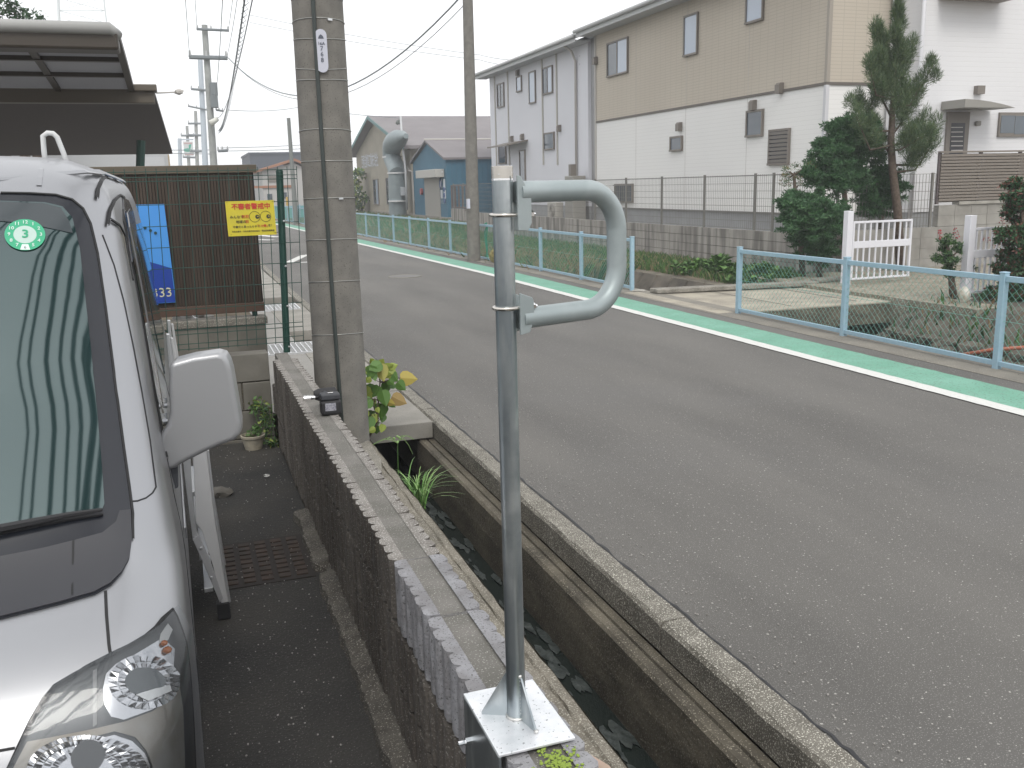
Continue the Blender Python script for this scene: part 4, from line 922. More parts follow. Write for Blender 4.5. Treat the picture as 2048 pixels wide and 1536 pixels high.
# ================================================================== CHANNEL beyond the fence, bank, bridge
strip('channel_bed', [(7.2, -1.12), (7.7, -1.14), (8.6, -1.12)], -12, 60, mat('channel_mud', (.030,.028,.022), .35, col2=(.07,.065,.05), scale=3, bump=.5, bscale=10, bdist=.03))
chw = struct(strip('channel_wall', [(8.58, -1.16), (9.28, -.16), (9.5, -.14)], 13.3, 60, M_conc_d))
mcb = mat('channel_block', (.115,.10,.08), .9, col2=(.06,.053,.043), scale=3, bump=.6, bscale=25, bdist=.01, vary=.12)
for i in range(26):
    for j in range(3):
        y = 13.4+i*.62+(j % 2)*.2; f0, f1 = j/3+.015, (j+1)/3-.015; mb = MB(); P = lambda f, yy, o: (8.58+.7*f+bend(yy)-o*.8, yy, -1.14+.99*f+o*.55)
        mb.add([P(f0, y, .0), P(f1, y, .0), P(f1, y+.59, .0), P(f0, y+.59, .0), P(f0, y+.02, .035), P(f1, y+.02, .035), P(f1, y+.57, .035), P(f0, y+.57, .035)],
               [(0, 3, 2, 1), (4, 5, 6, 7), (0, 1, 5, 4), (1, 2, 6, 5), (2, 3, 7, 6), (3, 0, 4, 7)]); mb.build('stone_block', mcb, chw)
chn = struct(strip('channel_wall_near', [(8.45, -1.16), (9.0, -.42), (9.15, -.38), (9.75, .02), (12.5, .12)], -12, 10.35, mcb, step=1, bendit=False))
random.seed(17)
for i in range(40):                                       # rubble and rough stones on the near slope
    y = random.uniform(5, 10.2); f = random.random(); mb = MB(); s = random.uniform(.10, .24)
    mb.ico((8.5+.62*f, y, -1.06+.72*f), s, .22, 1, (1, 1.2, .55)); mb.build('stone_block', mcb, chn)
for i in range(16):
    y = 5+i*.34; mb = MB(); mb.ico((9.12+random.uniform(-.05, .05), y, -.36), random.uniform(.13, .19), .18, 1, (1, 1.2, .6)); mb.build('stone_block', mcb, chn)
# bank (soil) and yard ground
bk = MB(); ny, nx = 70, 8
for i in range(ny+1):
    y = 13.2+47*i/ny
    for j in range(nx+1):
        f = j/nx; x = 9.45+bend(y)+(11.35-9.45-bend(y))*f; bk.v.append((x, y, -.15+.06*noise.noise(Vector((x*2, y*2, 1)))+.05*f))
for i in range(ny):
    for j in range(nx): a = i*(nx+1)+j; bk.f.append((a, a+1, a+nx+2, a+nx+1)); bk.mi.append(0)
struct(bk.build('bank_terrain', M_soil, fix=False))
mb = MB(); mb.bb(9.6, 30, 9.2, 14.2, -1.2, .035); struct(mb.build('drive_terrain', mat('gravel_drive', (.24,.21,.165), .95, col2=(.15,.14,.10), scale=2.5, speck=(.4,.37,.31), speckscale=40, speckthr=.6, bump=.7, bscale=40, bdist=.02)))
mb = MB(); mb.bb(11.7, 60, 14.1, 60, -1.2, .34); struct(mb.build('house_plot', mat('plot_gravel', (.22,.20,.17), .95, col2=(.3,.28,.25), scale=8)))
mb = MB(); mb.bb(9.0, 60, 60, 200, -1.2, -.1); struct(mb.build('far_plot', MATS['plot_gravel']))
mb = MB(); mb.bb(8.7, 11.6, 40.5, 60, -1.2, -.25); struct(mb.build('factory_plot', M_soil))
br = thing('drive_bridge', 'low concrete slab bridge over the channel leading to the white gates', 'bridge', (8.3, 12, 0))
mb = MB(); mb.prism([(6.66, 10.62, -.26), (9.9, 10.75, -.30), (9.9, 13.15, -.30), (6.66, 13.45, -.26)], (0, 0, .275)); mb.build('deck', mat('bridge_concrete', (.36,.325,.26), .9, col2=(.22,.20,.165), scale=2.2, speck=(.4,.37,.3), speckscale=60, speckthr=.64, bump=.5, bscale=40, bdist=.008), br, bevel=.01)
mb = MB(); mb.prism([(6.9, 10.60, -.29), (9.92, 10.73, -.33), (9.92, 10.745, -.33), (6.9, 10.615, -.29)], (0, 0, .285)); mb.build('fascia', M_conc_d, br)  # thin slab coloured dark to paint shade on the deck front
mb = MB(); mb.prism([(7.0, 12.95, .017), (9.9, 12.75, .0), (9.9, 12.98, .0), (7.0, 13.22, .017)], (0, 0, .07)); mb.build('kerb', M_conc, br, bevel=.015)
mb = MB(); mb.prism([(9.9, 12.75, .036), (10.6, 12.9, .036), (10.6, 13.2, .036), (9.9, 13.0, .036)], (0, 0, .06)); mb.build('kerb', M_conc, br, bevel=.02)
for x in (7.9, 9.0): mb = MB(); mb.bb(x-.005, x+.005, 10.75, 12.9, .0165, .0195); mb.build('expansion_joint', M_seam, br)
mb = MB(); a = PX(1910, 712, 8.4); b = PX(2060, 694, 8.9); mb.tube([a, (a+b)/2+Vector((0, 0, .02)), b], .022, 8); tag(mb.build('orange_pipe', mat('orange_plastic', (.30,.09,.05), .6), smooth=True), 'thin rusty orange pipe lying across the channel behind the near fence', 'pipe')
# ================================================================== LONG BLOCK WALL and its mesh fence
XW = 11.5
lw = thing('garden_block_wall', 'long weathered grey block wall with dark streaks below the white houses', 'wall', (XW, 25, 0))
def ztop(u, v): return PX(u, v, XW).z
zt0 = ztop(1500, 463); zt1 = ztop(1360, 448); zt2 = ztop(965, 428); ZT = (zt0+zt1)/2
random.seed(10); var = []
for i in range(4):
    mb = MB(); mb.bb(-.06, .06, .005, .393, .004, .190); var.append(mb.mesh('block', M_gblock))
core = MB(); core.bb(XW-.045, XW+.05, 14.3, 40.2, -1.0, ZT-.01); core.build('mortar_joints', mat('wall_mortar', (.10,.095,.08), .95), lw)
for c_ in range(6):
    y = 14.3-(0 if c_ % 2 else 0.0)
    while y < 39.9 and (y < 26 or c_ < 4):
        if y < 27: o = link('block', random.choice(var), lw); o.location = (XW+random.uniform(-.002, .002), y, ZT-.197*(c_+1))
        y += .398
rest = MB(); random.seed(1)
for c_ in range(6):
    y = 14.3+.398*32
    while y < 40: rest.bb(XW-.06, XW+.06, y+.003, y+.395, ZT-.197*(c_+1)+.003, ZT-.197*c_-.001); y += .398
stuff(rest.build('far_blocks', M_gblock, lw))
# wall and fence returning along the drive
rw = thing('drive_retaining_wall', 'pale grey block retaining wall facing the drive behind the white gates', 'wall', (15, 14.2, 0))
zA = PY(1840, 455, 14.1).z; zB = PY(1900, 418, 14.1).z; xA = PY(1873, 420, 14.1).x; m_rb = mat('pale_wall_block', (.30,.29,.265), .9, col2=(.22,.21,.19), scale=3, bump=.3, bscale=40, bdist=.004, vary=.05)
for c_ in range(5):
    x = XW+.07
    while x < 18.5:
        z1 = zA-.197*c_
        mb = MB(); mb.bb(x+.003, x+.393, 14.05, 14.17, z1-.194, z1); mb.build('block', m_rb, rw); x += .398
x = xA
while x < 18.5:
    for c_ in range(2): z1 = zA+.004+.197*(2-c_); mb = MB(); mb.bb(x+.003, x+.393, 14.05, 14.17, z1-.194, z1); mb.build('block', m_rb, rw)
    x += .398
mb = MB(); mb.bb(XW+.1, 18.5, 14.075, 14.15, -.6, zA-.01); mb.bb(xA+.03, 18.5, 14.075, 14.15, zA, zA+.38); mb.build('mortar_joints', MATS['wall_mortar'], rw)
mb = MB(); mb.bb(PY(1920, 412, 14).x, 18.5, 14.02, 14.2, zA+.402, zA+.46); mb.build('cap', M_conc_l, rw)
# thin mesh fence on top
hf = thing('house_mesh_fence', 'thin grey welded mesh fence standing on the long block wall', 'fence', (XW, 25, ZT))
m_gf = mat('grey_fence_paint', (.17,.165,.15), .6)
ftop = PX(1409, 350, XW).z
for u in (1509, 1408, 1323, 1252, 1190):
    yq = PX(u, 430, XW).y; mb = MB(); mb.bb(XW-.022, XW+.022, yq-.022, yq+.022, ZT-.1, ftop); mb.build('post', m_gf, hf)
for y in (14.4, 14.4+2, 30.5, 32.5, 34.5, 36.5, 38.5, 40): mb = MB(); mb.bb(XW-.022, XW+.022, y-.022, y+.022, ZT-.1, ftop); mb.build('post', m_gf, hf)
mb = MB(); y = 14.4
while y < 40: mb.bb(XW-.0022, XW+.0022, y-.0022, y+.0022, ZT+.02, ftop-.02); y += .075 if y < 30 else .15
for i in range(8): z = ZT+.03+(ftop-.05-ZT-.03)*i/7; mb.bb(XW-.007, XW-.002, 14.4, 40, z-.004, z+.004)
mb.bb(XW-.012, XW+.012, 14.4, 40, ftop-.05, ftop-.035)
mb.build('wire_mesh', m_gf, hf, fix=False)
mb = MB(); x = XW+.1
while x < xA: mb.bb(x-.0035, x+.0035, 14.107, 14.113, zA, ftop-.1); x += .075
for i in range(7): z = zA+.03+(ftop-.13-zA)*i/6; mb.bb(XW, xA, 14.10, 14.105, z-.004, z+.004)
mb.build('wire_mesh', m_gf, hf, fix=False)
xx = PY(1863, 400, 14.1).x; mb = MB(); mb.bb(xx-.022, xx+.022, 14.09, 14.13, zA, ftop-.08); mb.build('post', m_gf, hf)
# ================================================================== HOUSES
M_sidw = mat('white_siding', (.76,.755,.735), .75, col2=(.72,.715,.70), scale=.35, detail=2)
M_sidb = mat('beige_siding', (.50,.45,.375), .8, col2=(.47,.42,.35), scale=.35, detail=2)
def siding(m, pitch, depth, brick=None):
    t = m.node_tree; N = t.nodes; L = t.links; b = N['Principled BSDF']; g = N.new('ShaderNodeNewGeometry')
    sx = N.new('ShaderNodeSeparateXYZ'); L.new(g.outputs['Position'], sx.inputs[0])
    def wave(src, p, w_):
        a = N.new('ShaderNodeMath'); a.operation = 'DIVIDE'; L.new(src, a.inputs[0]); a.inputs[1].default_value = p
        f = N.new('ShaderNodeMath'); f.operation = 'FRACT'; L.new(a.outputs[0], f.inputs[0])
        c = N.new('ShaderNodeMath'); c.operation = 'LESS_THAN'; L.new(f.outputs[0], c.inputs[0]); c.inputs[1].default_value = w_; return c.outputs[0]
    h = wave(sx.outputs['Z'], pitch, .16)
    if brick:
        ad = N.new('ShaderNodeMath'); ad.operation = 'ADD'; L.new(sx.outputs['X'], ad.inputs[0]); L.new(sx.outputs['Y'], ad.inputs[1])
        v = wave(ad.outputs[0], brick, .05); mxm = N.new('ShaderNodeMath'); mxm.operation = 'MAXIMUM'; L.new(h, mxm.inputs[0]); L.new(v, mxm.inputs[1]); h = mxm.outputs[0]
    src = b.inputs['Base Color'].links[0].from_socket; mx_ = N.new('ShaderNodeMix'); mx_.data_type = 'RGBA'
    mu = N.new('ShaderNodeMath'); mu.operation = 'MULTIPLY'; L.new(h, mu.inputs[0]); mu.inputs[1].default_value = depth
    L.new(mu.outputs[0], mx_.inputs['Factor']); L.new(src, mx_.inputs[6]); mx_.inputs[7].default_value = (.13, .12, .10, 1); L.new(mx_.outputs[2], b.inputs['Base Color'])
    bp = N.new('ShaderNodeBump'); bp.inputs['Distance'].default_value = .01; bp.inputs['Strength'].default_value = .4; bp.invert = True; L.new(h, bp.inputs['Height']); L.new(bp.outputs[0], b.inputs['Normal'])
siding(M_sidw, .10, .07); siding(M_sidb, .075, .22, .31)
M_fnd = mat('foundation_grey', (.30,.31,.315), .85, col2=(.26,.265,.27), scale=2)
M_wfr = mat('window_frame_taupe', (.17,.15,.13), .5); M_pane = mat('window_glass', (.07,.09,.11), .05, spec=1.0); M_paneb = mat('pale_window_blind', (.40,.46,.55), .15, spec=.8); M_drk = mat('dark_opening', (.03,.03,.035), .3)
M_trimL = mat('light_trim', (.42,.40,.375), .6); M_fasc = mat('eave_fascia', (.45,.46,.46), .6); M_roofm = mat('grey_roof', (.25,.27,.27), .7, col2=(.3,.32,.31), scale=4)
XH = 13.5
def XW_rect(par, u0, v0, u1, v1, X=XH, style='slide', nm='window', grille=0):
    """a window on a wall x = X seen from the road; corners given on the picture"""
    a = PX(u0, v0, X); b = PX(u1, v1, X); y0, y1 = min(a.y, b.y), max(a.y, b.y); z0, z1 = min(a.z, b.z), max(a.z, b.z); fw = .05
    mb = MB(); mb.bb(X-.06, X+.01, y0-fw, y1+fw, z1, z1+fw); mb.bb(X-.075, X+.01, y0-fw, y1+fw, z0-fw, z0); mb.bb(X-.06, X+.01, y0-fw, y0, z0, z1); mb.bb(X-.06, X+.01, y1, y1+fw, z0, z1)
    if style == 'slide': ym = (y0+y1)/2; mb.bb(X-.05, X-.005, ym-.025, ym+.025, z0, z1)
    w_ = mb.build(nm, M_wfr, par)
    if style == 'slide':
        ym = (y0+y1)/2; q = MB(); q.bb(X-.035, X-.03, y0, ym-.03, z0, z1); q.build('pane', M_paneb if (y1-y0) > .8 else M_pane, w_); q = MB(); q.bb(X-.028, X-.022, ym+.03, y1, z0, z1); q.build('pane', M_pane, w_)
    elif style == 'louvre':
        n_ = max(4, int((z1-z0)/.09))
        for i in range(n_): z = z0+(z1-z0)*(i+.5)/n_; q = MB(); q.box((X-.045, (y0+y1)/2, z), (.03, y1-y0-.01, (z1-z0)/n_*.72)); q.build('louvre', mat('louvre_taupe', (.15,.135,.12), .6), w_)
        q = MB(); q.bb(X-.02, X-.015, y0, y1, z0, z1); q.build('backing', M_drk, w_)
    else:
        q = MB(); q.bb(X-.035, X-.03, y0, y1, z0, z1); q.build('pane', M_paneb if style == 'blind' else M_pane, w_)
    if grille:
        q = MB()
        for i in range(grille): y = y0+(y1-y0)*(i+.5)/grille; q.bb(X-.12, X-.105, y-.008, y+.008, z0-.02, z1+.02)
        q.bb(X-.125, X-.10, y0-.03, y1+.03, z1, z1+.02); q.bb(X-.125, X-.10, y0-.03, y1+.03, z0-.02, z0); q.build('window_grille', m_gf, w_)
    return w_
def vent_box(par, u, v, X=XH, s=.16):
    p = PX(u, v, X); mb = MB(); mb.prism([(X-.14, p.y-s/2, p.z-s*.7), (X+.0, p.y-s/2, p.z-s*.7), (X+.0, p.y-s/2, p.z+s*.8), (X-.09, p.y-s/2, p.z+s*.8), (X-.14, p.y-s/2, p.z+s*.5)], (0, s, 0)); mb.build('vent_hood', M_wfr, par)
zE = 6.50; YB = 29.4; YN = 17.45; YF = 40.6
# near house
nh = thing('near_house', 'two storey house with beige brick-look upper floor and white lower floor', 'house', (XH, 23, .34))
zb_ = PX(1190, 245, XH).z; zb2 = PX(1633, 170, XH).z; zbm = (zb_+zb2)/2; zf = .96
mb = MB(); mb.bb(XH, XH+9, YN, YB, zf, zbm-.03); mb.build('lower_wall', M_sidw, nh)
mb = MB(); mb.bb(XH, XH+9, YN, YB, zbm+.03, zE+.3); mb.build('upper_wall', M_sidb, nh)
mb = MB(); mb.bb(XH-.03, XH+9.03, YN-.03, YB, zbm-.03, zbm+.03); mb.build('belt_trim', mat('dark_belt_trim', (.12,.105,.09), .6), nh)
mb = MB(); mb.bb(XH+.03, XH+8.9, YN+.03, YB, .2, zf-.03); mb.build('foundation', M_fnd, nh)
mb = MB(); mb.bb(XH-.03, XH+8.9, YN-.03, YB, zf-.03, zf); mb.build('sill_trim', m_gf, nh)
for y in (YN+3.0, YN+6.0, YN+9.0): mb = MB(); mb.bb(XH-.003, XH, y-.006, y+.006, zf, zE+.3); mb.build('siding_joint', M_trimL, nh)
c1 = MB(); c1.bb(XH-.035, XH+.05, YN-.035, YN+.05, zf, zbm-.03); c1.build('corner_trim', mat('white_trim', (.55,.55,.57), .6), nh)
c1 = MB(); c1.bb(XH-.035, XH+.05, YN-.035, YN+.05, zbm+.03, zE+.3); c1.build('corner_trim', mat('beige_trim', (.31,.28,.24), .6), nh)
p = PX(1186, 250, XH); c1 = MB(); c1.bb(XH-.035, XH+.03, YB-.06, YB+.03, zf, zE); c1.build('corner_trim', M_trimL, nh)
XW_rect(nh, 1217, 90, 1256, 142); XW_rect(nh, 1372, 36, 1395, 104, style='blind'); XW_rect(nh, 1497.5, -28, 1526, 36, style='blind')
XW_rect(nh, 1344, 277, 1364.5, 298, style='plain'); XW_rect(nh, 1497.5, 226, 1525, 268, style='plain'); XW_rect(nh, 1543, 264, 1577, 325, style='louvre', nm='shutter'); XW_rect(nh, 1233, 371, 1266, 402, style='plain', grille=9)
for (u, v) in ((1362, 254), (1510, 211), (1563.5, 177), (1194, 122)): vent_box(nh, u, v)
# roof with eaves
def gable_roof(par, y0, y1, x0, x1, ze, rise, ov=.55, m=M_roofm):
    xm = (x0+x1)/2; mb_ = MB(); t_h = .14
    pr = [(x0-ov, ze-.05), (xm, ze+rise), (x1+ov, ze-.05)]
    mb_.prism([(pr[0][0], y0, pr[0][1]), (pr[1][0], y0, pr[1][1]), (pr[2][0], y0, pr[2][1]), (pr[2][0], y0, pr[2][1]+t_h), (pr[1][0], y0, pr[1][1]+t_h), (pr[0][0], y0, pr[0][1]+t_h)], (0, y1-y0, 0)); r_ = mb_.build('roof', m, par)
    mb_ = MB(); mb_.bb(x0-ov-.02, x0-.005, y0, y1, ze-.13, ze-.09); mb_.build('soffit', mat('soffit_white', (.45,.46,.47), .8), par)
    mb_ = MB(); mb_.bb(x0-ov-.03, x0-ov-.021, y0, y1, ze-.16, ze+.06); mb_.build('fascia', M_fasc, par)
    mb_ = MB(); mb_.tube([(x0-ov-.09, y0, ze+.02), (x0-ov-.09, y1, ze+.02)], .06, 10); mb_.build('gutter', M_fasc, par, smooth=True)
gable_roof(nh, YN-.5, YB+.3, XH, XH+9, zE+.12, 1.9)
mb = MB(); mb.prism([(XH+.05, YN+.02, zE+.3), (XH+8.95, YN+.02, zE+.3), (XH+4.5, YN+.02, zE+2.0)], (0, .2, 0)); mb.build('gable_wall', M_sidb, nh)
# far house
fh = thing('far_house', 'white two storey house with narrow windows and vertical strips, beside the blue annex', 'house', (XH, 35, .34))
mb = MB(); mb.bb(XH, XH+9, YB+.62, YF, zf, zE); mb.build('wall', mat('cool_white_siding', (.64,.645,.68), .75, col2=(.60,.605,.64), scale=.4, detail=2), fh)
mb = MB(); mb.bb(XH+.02, XH+8.9, YB+.62, YF-.02, .2, zf); mb.build('foundation', M_fnd, fh)
mb = MB(); mb.bb(XH+.12, XH+3, YB+.005, YB+.61, .3, zE); mb.build('recess_wall', mat('recess_grey', (.30,.30,.305), .8), fh)
for u, mm_ in ((1178, M_wfr), (1169, M_trimL)): p = PX(u, 250, XH+.06); mb = MB(); mb.tube([(XH+.06, p.y, .6), (XH+.06, p.y, zE-.3)], .04, 10); mb.build('downpipe', mm_, fh, smooth=True)
for u in (992, 1018, 1086.5, 1115): yq = PX(u, 250, XH).y; mb = MB(); mb.bb(XH-.035, XH, yq-.05, yq+.05, 1.2 if u < 1050 else PX(u, 330, XH).z, zE-.05); mb.build('facade_strip', mat('strip_cream', (.38,.365,.33), .7), fh)
mb = MB(); yq = PX(1155, 250, XH).y; mb.tube([(XH-.06, yq, .5), (XH-.06, yq, 5.9), (XH-.2, yq, 6.2), (XH-.5, yq, 6.4)], .045, 10); mb.build('downpipe', M_trimL, fh, smooth=True)
XW_rect(fh, 996, 171, 1009, 211); XW_rect(fh, 1035, 156, 1044, 180, style='blind'); XW_rect(fh, 1060, 147, 1072, 203, style='blind'); XW_rect(fh, 1087, 139, 1106, 183); XW_rect(fh, 999, 293, 1013, 325, style='plain'); XW_rect(fh, 1090, 269, 1109, 296, style='plain')
for (u, v) in ((1026, 278), (1047, 274), (1121, 257), (1038, 146)): vent_box(fh, u, v)
XW_rect(fh, 1041, 303, 1052, 372, style='plain', nm='door')
a = PX(1014, 296, XH); b = PX(1056, 286, XH); mb = MB(); yb0, yb1 = min(a.y, b.y), max(a.y, b.y); zq = PX(1035, 293, XH).z
mb.prism([(XH-.9, yb0, zq-.02), (XH, yb0, zq+.16), (XH, yb0, zq+.22), (XH-.9, yb0, zq+.04)], (0, yb1-yb0, 0)); mb.build('door_canopy', M_wfr, fh)
gable_roof(fh, YB+.35, YF+.45, XH, XH+9, zE, 1.9)
mb = MB(); mb.prism([(XH+.05, YF-.3, zE), (XH+8.95, YF-.3, zE), (XH+4.5, YF-.3, zE+1.7)], (0, .25, 0)); mb.build('gable_wall', MATS['cool_white_siding'], fh)
# air conditioners, water heater behind the fence
def ac_unit(x, y, z, label):
    t = thing('air_conditioner', label, 'air conditioner', (x, y, z)); mb_ = MB(); mb_.bb(x-.15, x+.15, y-.4, y+.4, z, z+.6); mb_.build('casing', mat('ac_cream', (.42,.40,.36), .6), t, bevel=.02)
    mb_ = MB(); mb_.tube([(x-.151, y-.08, z+.3), (x-.17, y-.08, z+.3)], .24, 24); mb_.build('fan_guard', mat('fan_dark', (.22,.21,.19), .6), t)
    mb_ = MB(); 
    for i in range(6): mb_.tube([(x-.175, y-.08+(.04+.035*i)*math.cos(q*6.283/20), z+.3+(.04+.035*i)*math.sin(q*6.283/20)) for q in range(20)], .005, 4, closed=True)
    mb_.build('fan_grille', MATS['ac_cream'], t)
yq = PX(1108, 420, 12.9).y; ac_unit(12.95, yq, .5, 'cream air conditioner with round fan, seen through the steel loop')
yq = PX(1140, 400, 12.9).y; wt = thing('water_heater', 'tall grey beige water heater box beside the far house wall', 'water heater', (13.1, yq, .4)); mb = MB(); mb.bb(12.85, 13.35, yq-.35, yq+.35, .42, PX(1140, 352, 12.9).z); mb.build('casing', mat('heater_beige', (.27,.26,.235), .6), wt, bevel=.02); mb = MB(); mb.bb(12.9, 13.1, yq-.1, yq+.1, 1.9, 2.4); mb.build('flue', M_wfr, wt)
# white volume on the right
wh = thing('white_house', 'large plain white house front with small canopied door at the right edge', 'house', (18, 16.4, .34))
Yw = 16.4; X1 = 15.05
mb = MB(); mb.bb(X1, X1+9, Yw, Yw+.95, zf, 7.2); mb.build('wall', mat('bright_white_siding', (.68,.68,.69), .75, col2=(.64,.64,.655), scale=.35, detail=2), wh); siding(MATS['bright_white_siding'], .10, .04)
mb = MB(); mb.bb(X1+.02, X1+9, Yw+.03, Yw+.9, .2, zf); mb.build('foundation', M_fnd, wh)
mb = MB(); mb.tube([(X1-.06, Yw-.05, .5), (X1-.06, Yw-.05, 7.0)], .045, 10); mb.build('downpipe', MATS['white_trim'], wh, smooth=True)
mb = MB(); mb.bb(X1+4.2, X1+4.203, Yw-.003, Yw, zf, 7.2); mb.build('siding_joint', M_trimL, wh)
def YW_box(par, u0, v0, u1, v1, Y, d, m, nm, bevel=0.):
    a = PY(u0, v0, Y); b = PY(u1, v1, Y); mb_ = MB(); mb_.bb(a.x, b.x, Y-d, Y-.001, min(a.z, b.z), max(a.z, b.z)); return mb_.build(nm, m, par, bevel=bevel)
w0 = YW_box(wh, 1997, 225, 2060, 273, Yw, .05, M_wfr, 'window'); YW_box(w0, 2003, 231, 2027, 266, Yw-.051, .006, M_pane, 'pane'); YW_box(w0, 2031, 232, 2056, 268, Yw-.051, .006, M_pane, 'pane')
d0 = YW_box(wh, 1893, 224, 1929, 330, Yw, .05, M_wfr, 'door'); YW_box(d0, 1903, 246, 1924, 330, Yw-.051, .006, M_drk, 'door_panel')
for i in range(7): v = 254+9.2*i; YW_box(d0, 1902, v, 1925, v+1.6, Yw-.06, .012, M_trimL, 'door_bar')
a = PY(1882, 201, Yw); b = PY(1980, 217, Yw); mb = MB(); zc0 = PY(1882, 222, Yw).z
pts = [(a.x, Yw-.02, zc0+.02)]+[(a.x+(b.x-a.x)*f, Yw-.02, zc0+.02+(.17*(1-f**1.8))) for f in (0, .25, .5, .7, .85, 1)]
mb.prism(pts, (0, -.65, 0)); mb.build('door_canopy', mat('canopy_taupe', (.26,.25,.225), .6), wh)
YW_box(wh, 1948, 172, 1961, 189, Yw, .12, M_wfr, 'vent_hood'); YW_box(wh, 1949, 242, 1957, 252, Yw, .08, MATS['canopy_taupe'], 'door_lamp', bevel=.02)
YW_box(wh, 1880, -60, 1999, 6, Yw, .5, mat('balcony_taupe', (.30,.27,.25), .7), 'balcony')
# louvred fence
lf = thing('louvre_fence', 'brown grey horizontal louvre fence on the retaining wall by the white door', 'fence', (15, 14.1, zB))
zl0, zl1 = zA+.47, PY(1877, 308, 14.05).z; x0 = PY(1881, 350, 14.05).x; x = x0
m_lv = mat('louvre_grey_brown', (.19,.165,.14), .6)
n_ = int((zl1-zl0)/.055)
for i in range(n_):
    z = zl0+(zl1-zl0)*(i+.5)/n_; mb = MB(); mb.box(((x0+18.5)/2, 14.06, z), (18.5-x0, .018, .043)); mb.build('slat', m_lv, lf)
for xq in (x0, x0+.98, x0+1.96, x0+2.94): mb = MB(); mb.bb(xq-.03, xq+.03, 14.075, 14.12, zl0-.05, zl1+.02); mb.build('post', mat('louvre_post', (.12,.10,.10), .6), lf)
mb = MB(); mb.bb(x0-.03, 18.5, 14.04, 14.12, zl1+.021, zl1+.05); mb.build('top_rail', m_lv, lf); mb = MB(); mb.bb(x0, 18.5, 14.125, 14.135, zl0-.02, zl1); mb.build('backing_sheet', m_lv, lf)
# ================================================================== WHITE GATES
def gate(pu, pv, ptop, leaf, label, Y, lz):
    p = PY(pu, pv, Y); t = thing('white_gate', label, 'gate', (p.x, Y, .03), 'white barred gates at the drive'); zt_ = PY(pu, ptop, Y).z
    m = mat('gate_white', (.68,.68,.72), .5)
    mb_ = MB(); mb_.bb(p.x-.055, p.x+.055, Y-.055, Y+.055, .02, zt_); mb_.build('post', m, t, bevel=.006)
    x0, x1 = PY(leaf[0], 480, Y).x, PY(leaf[1], 480, Y).x; z1, z0 = PY(leaf[0], lz[0], Y).z, .11
    zm = z0+(z1-z0)*.60
    for nm, bb_ in (('frame', (x0, x0+.035, z0, z1)), ('frame', (x1-.035, x1, z0, z1)), ('top_rail', (x0+.035, x1-.035, z1-.035, z1)), ('bottom_rail', (x0+.035, x1-.035, z0, z0+.03)), ('middle_rail', (x0+.035, x1-.035, zm-.055, zm+.055))):
        mb_ = MB(); mb_.bb(bb_[0], bb_[1], Y-.018, Y+.018, bb_[2], bb_[3]); mb_.build(nm, m, t, bevel=.003, seg=1)
    nb = 10
    for i in range(1, nb):
        x = x0+(x1-x0)*i/nb
        for (za, zc) in ((z0+.03, zm-.055), (zm+.055, z1-.035)): mb_ = MB(); mb_.bb(x-.011, x+.011, Y-.011, Y+.011, za, zc); mb_.build('bar', m, t)
    mb_ = MB(); mb_.bb(p.x+.055, x0, Y-.01, Y+.01, zm-.02, zm+.02); mb_.bb(p.x+.055, x0, Y-.01, Y+.01, z1-.15, z1-.12); mb_.build('hinge', m, t)
    mb_ = MB(); mb_.ico((p.x, Y, .03), .11, .15, 2, (1, 1, .4)); mb_.build('footing', M_conc_l, t)
gate(1691, 556, 422, (1704, 1822), 'open white barred gate leaf left of the drive, in front of the pine', 12.35, (443, 0))
gate(1930, 585, 431, (1942, 2046), 'second white barred gate partly hidden by dark shrubs at the right edge', 10.1, (456, 0))
p = PY(1928, 578, 9.8); mb = MB(); mb.ico((p.x, 9.8, .13), .10, .1, 2, (.8, .8, 1.3)); tag(mb.build('white_stone', mat('white_stone', (.52,.50,.45), .8, col2=(.3,.28,.22), scale=10), smooth=True), 'rounded whitish stone standing by the second gate post', 'stone')
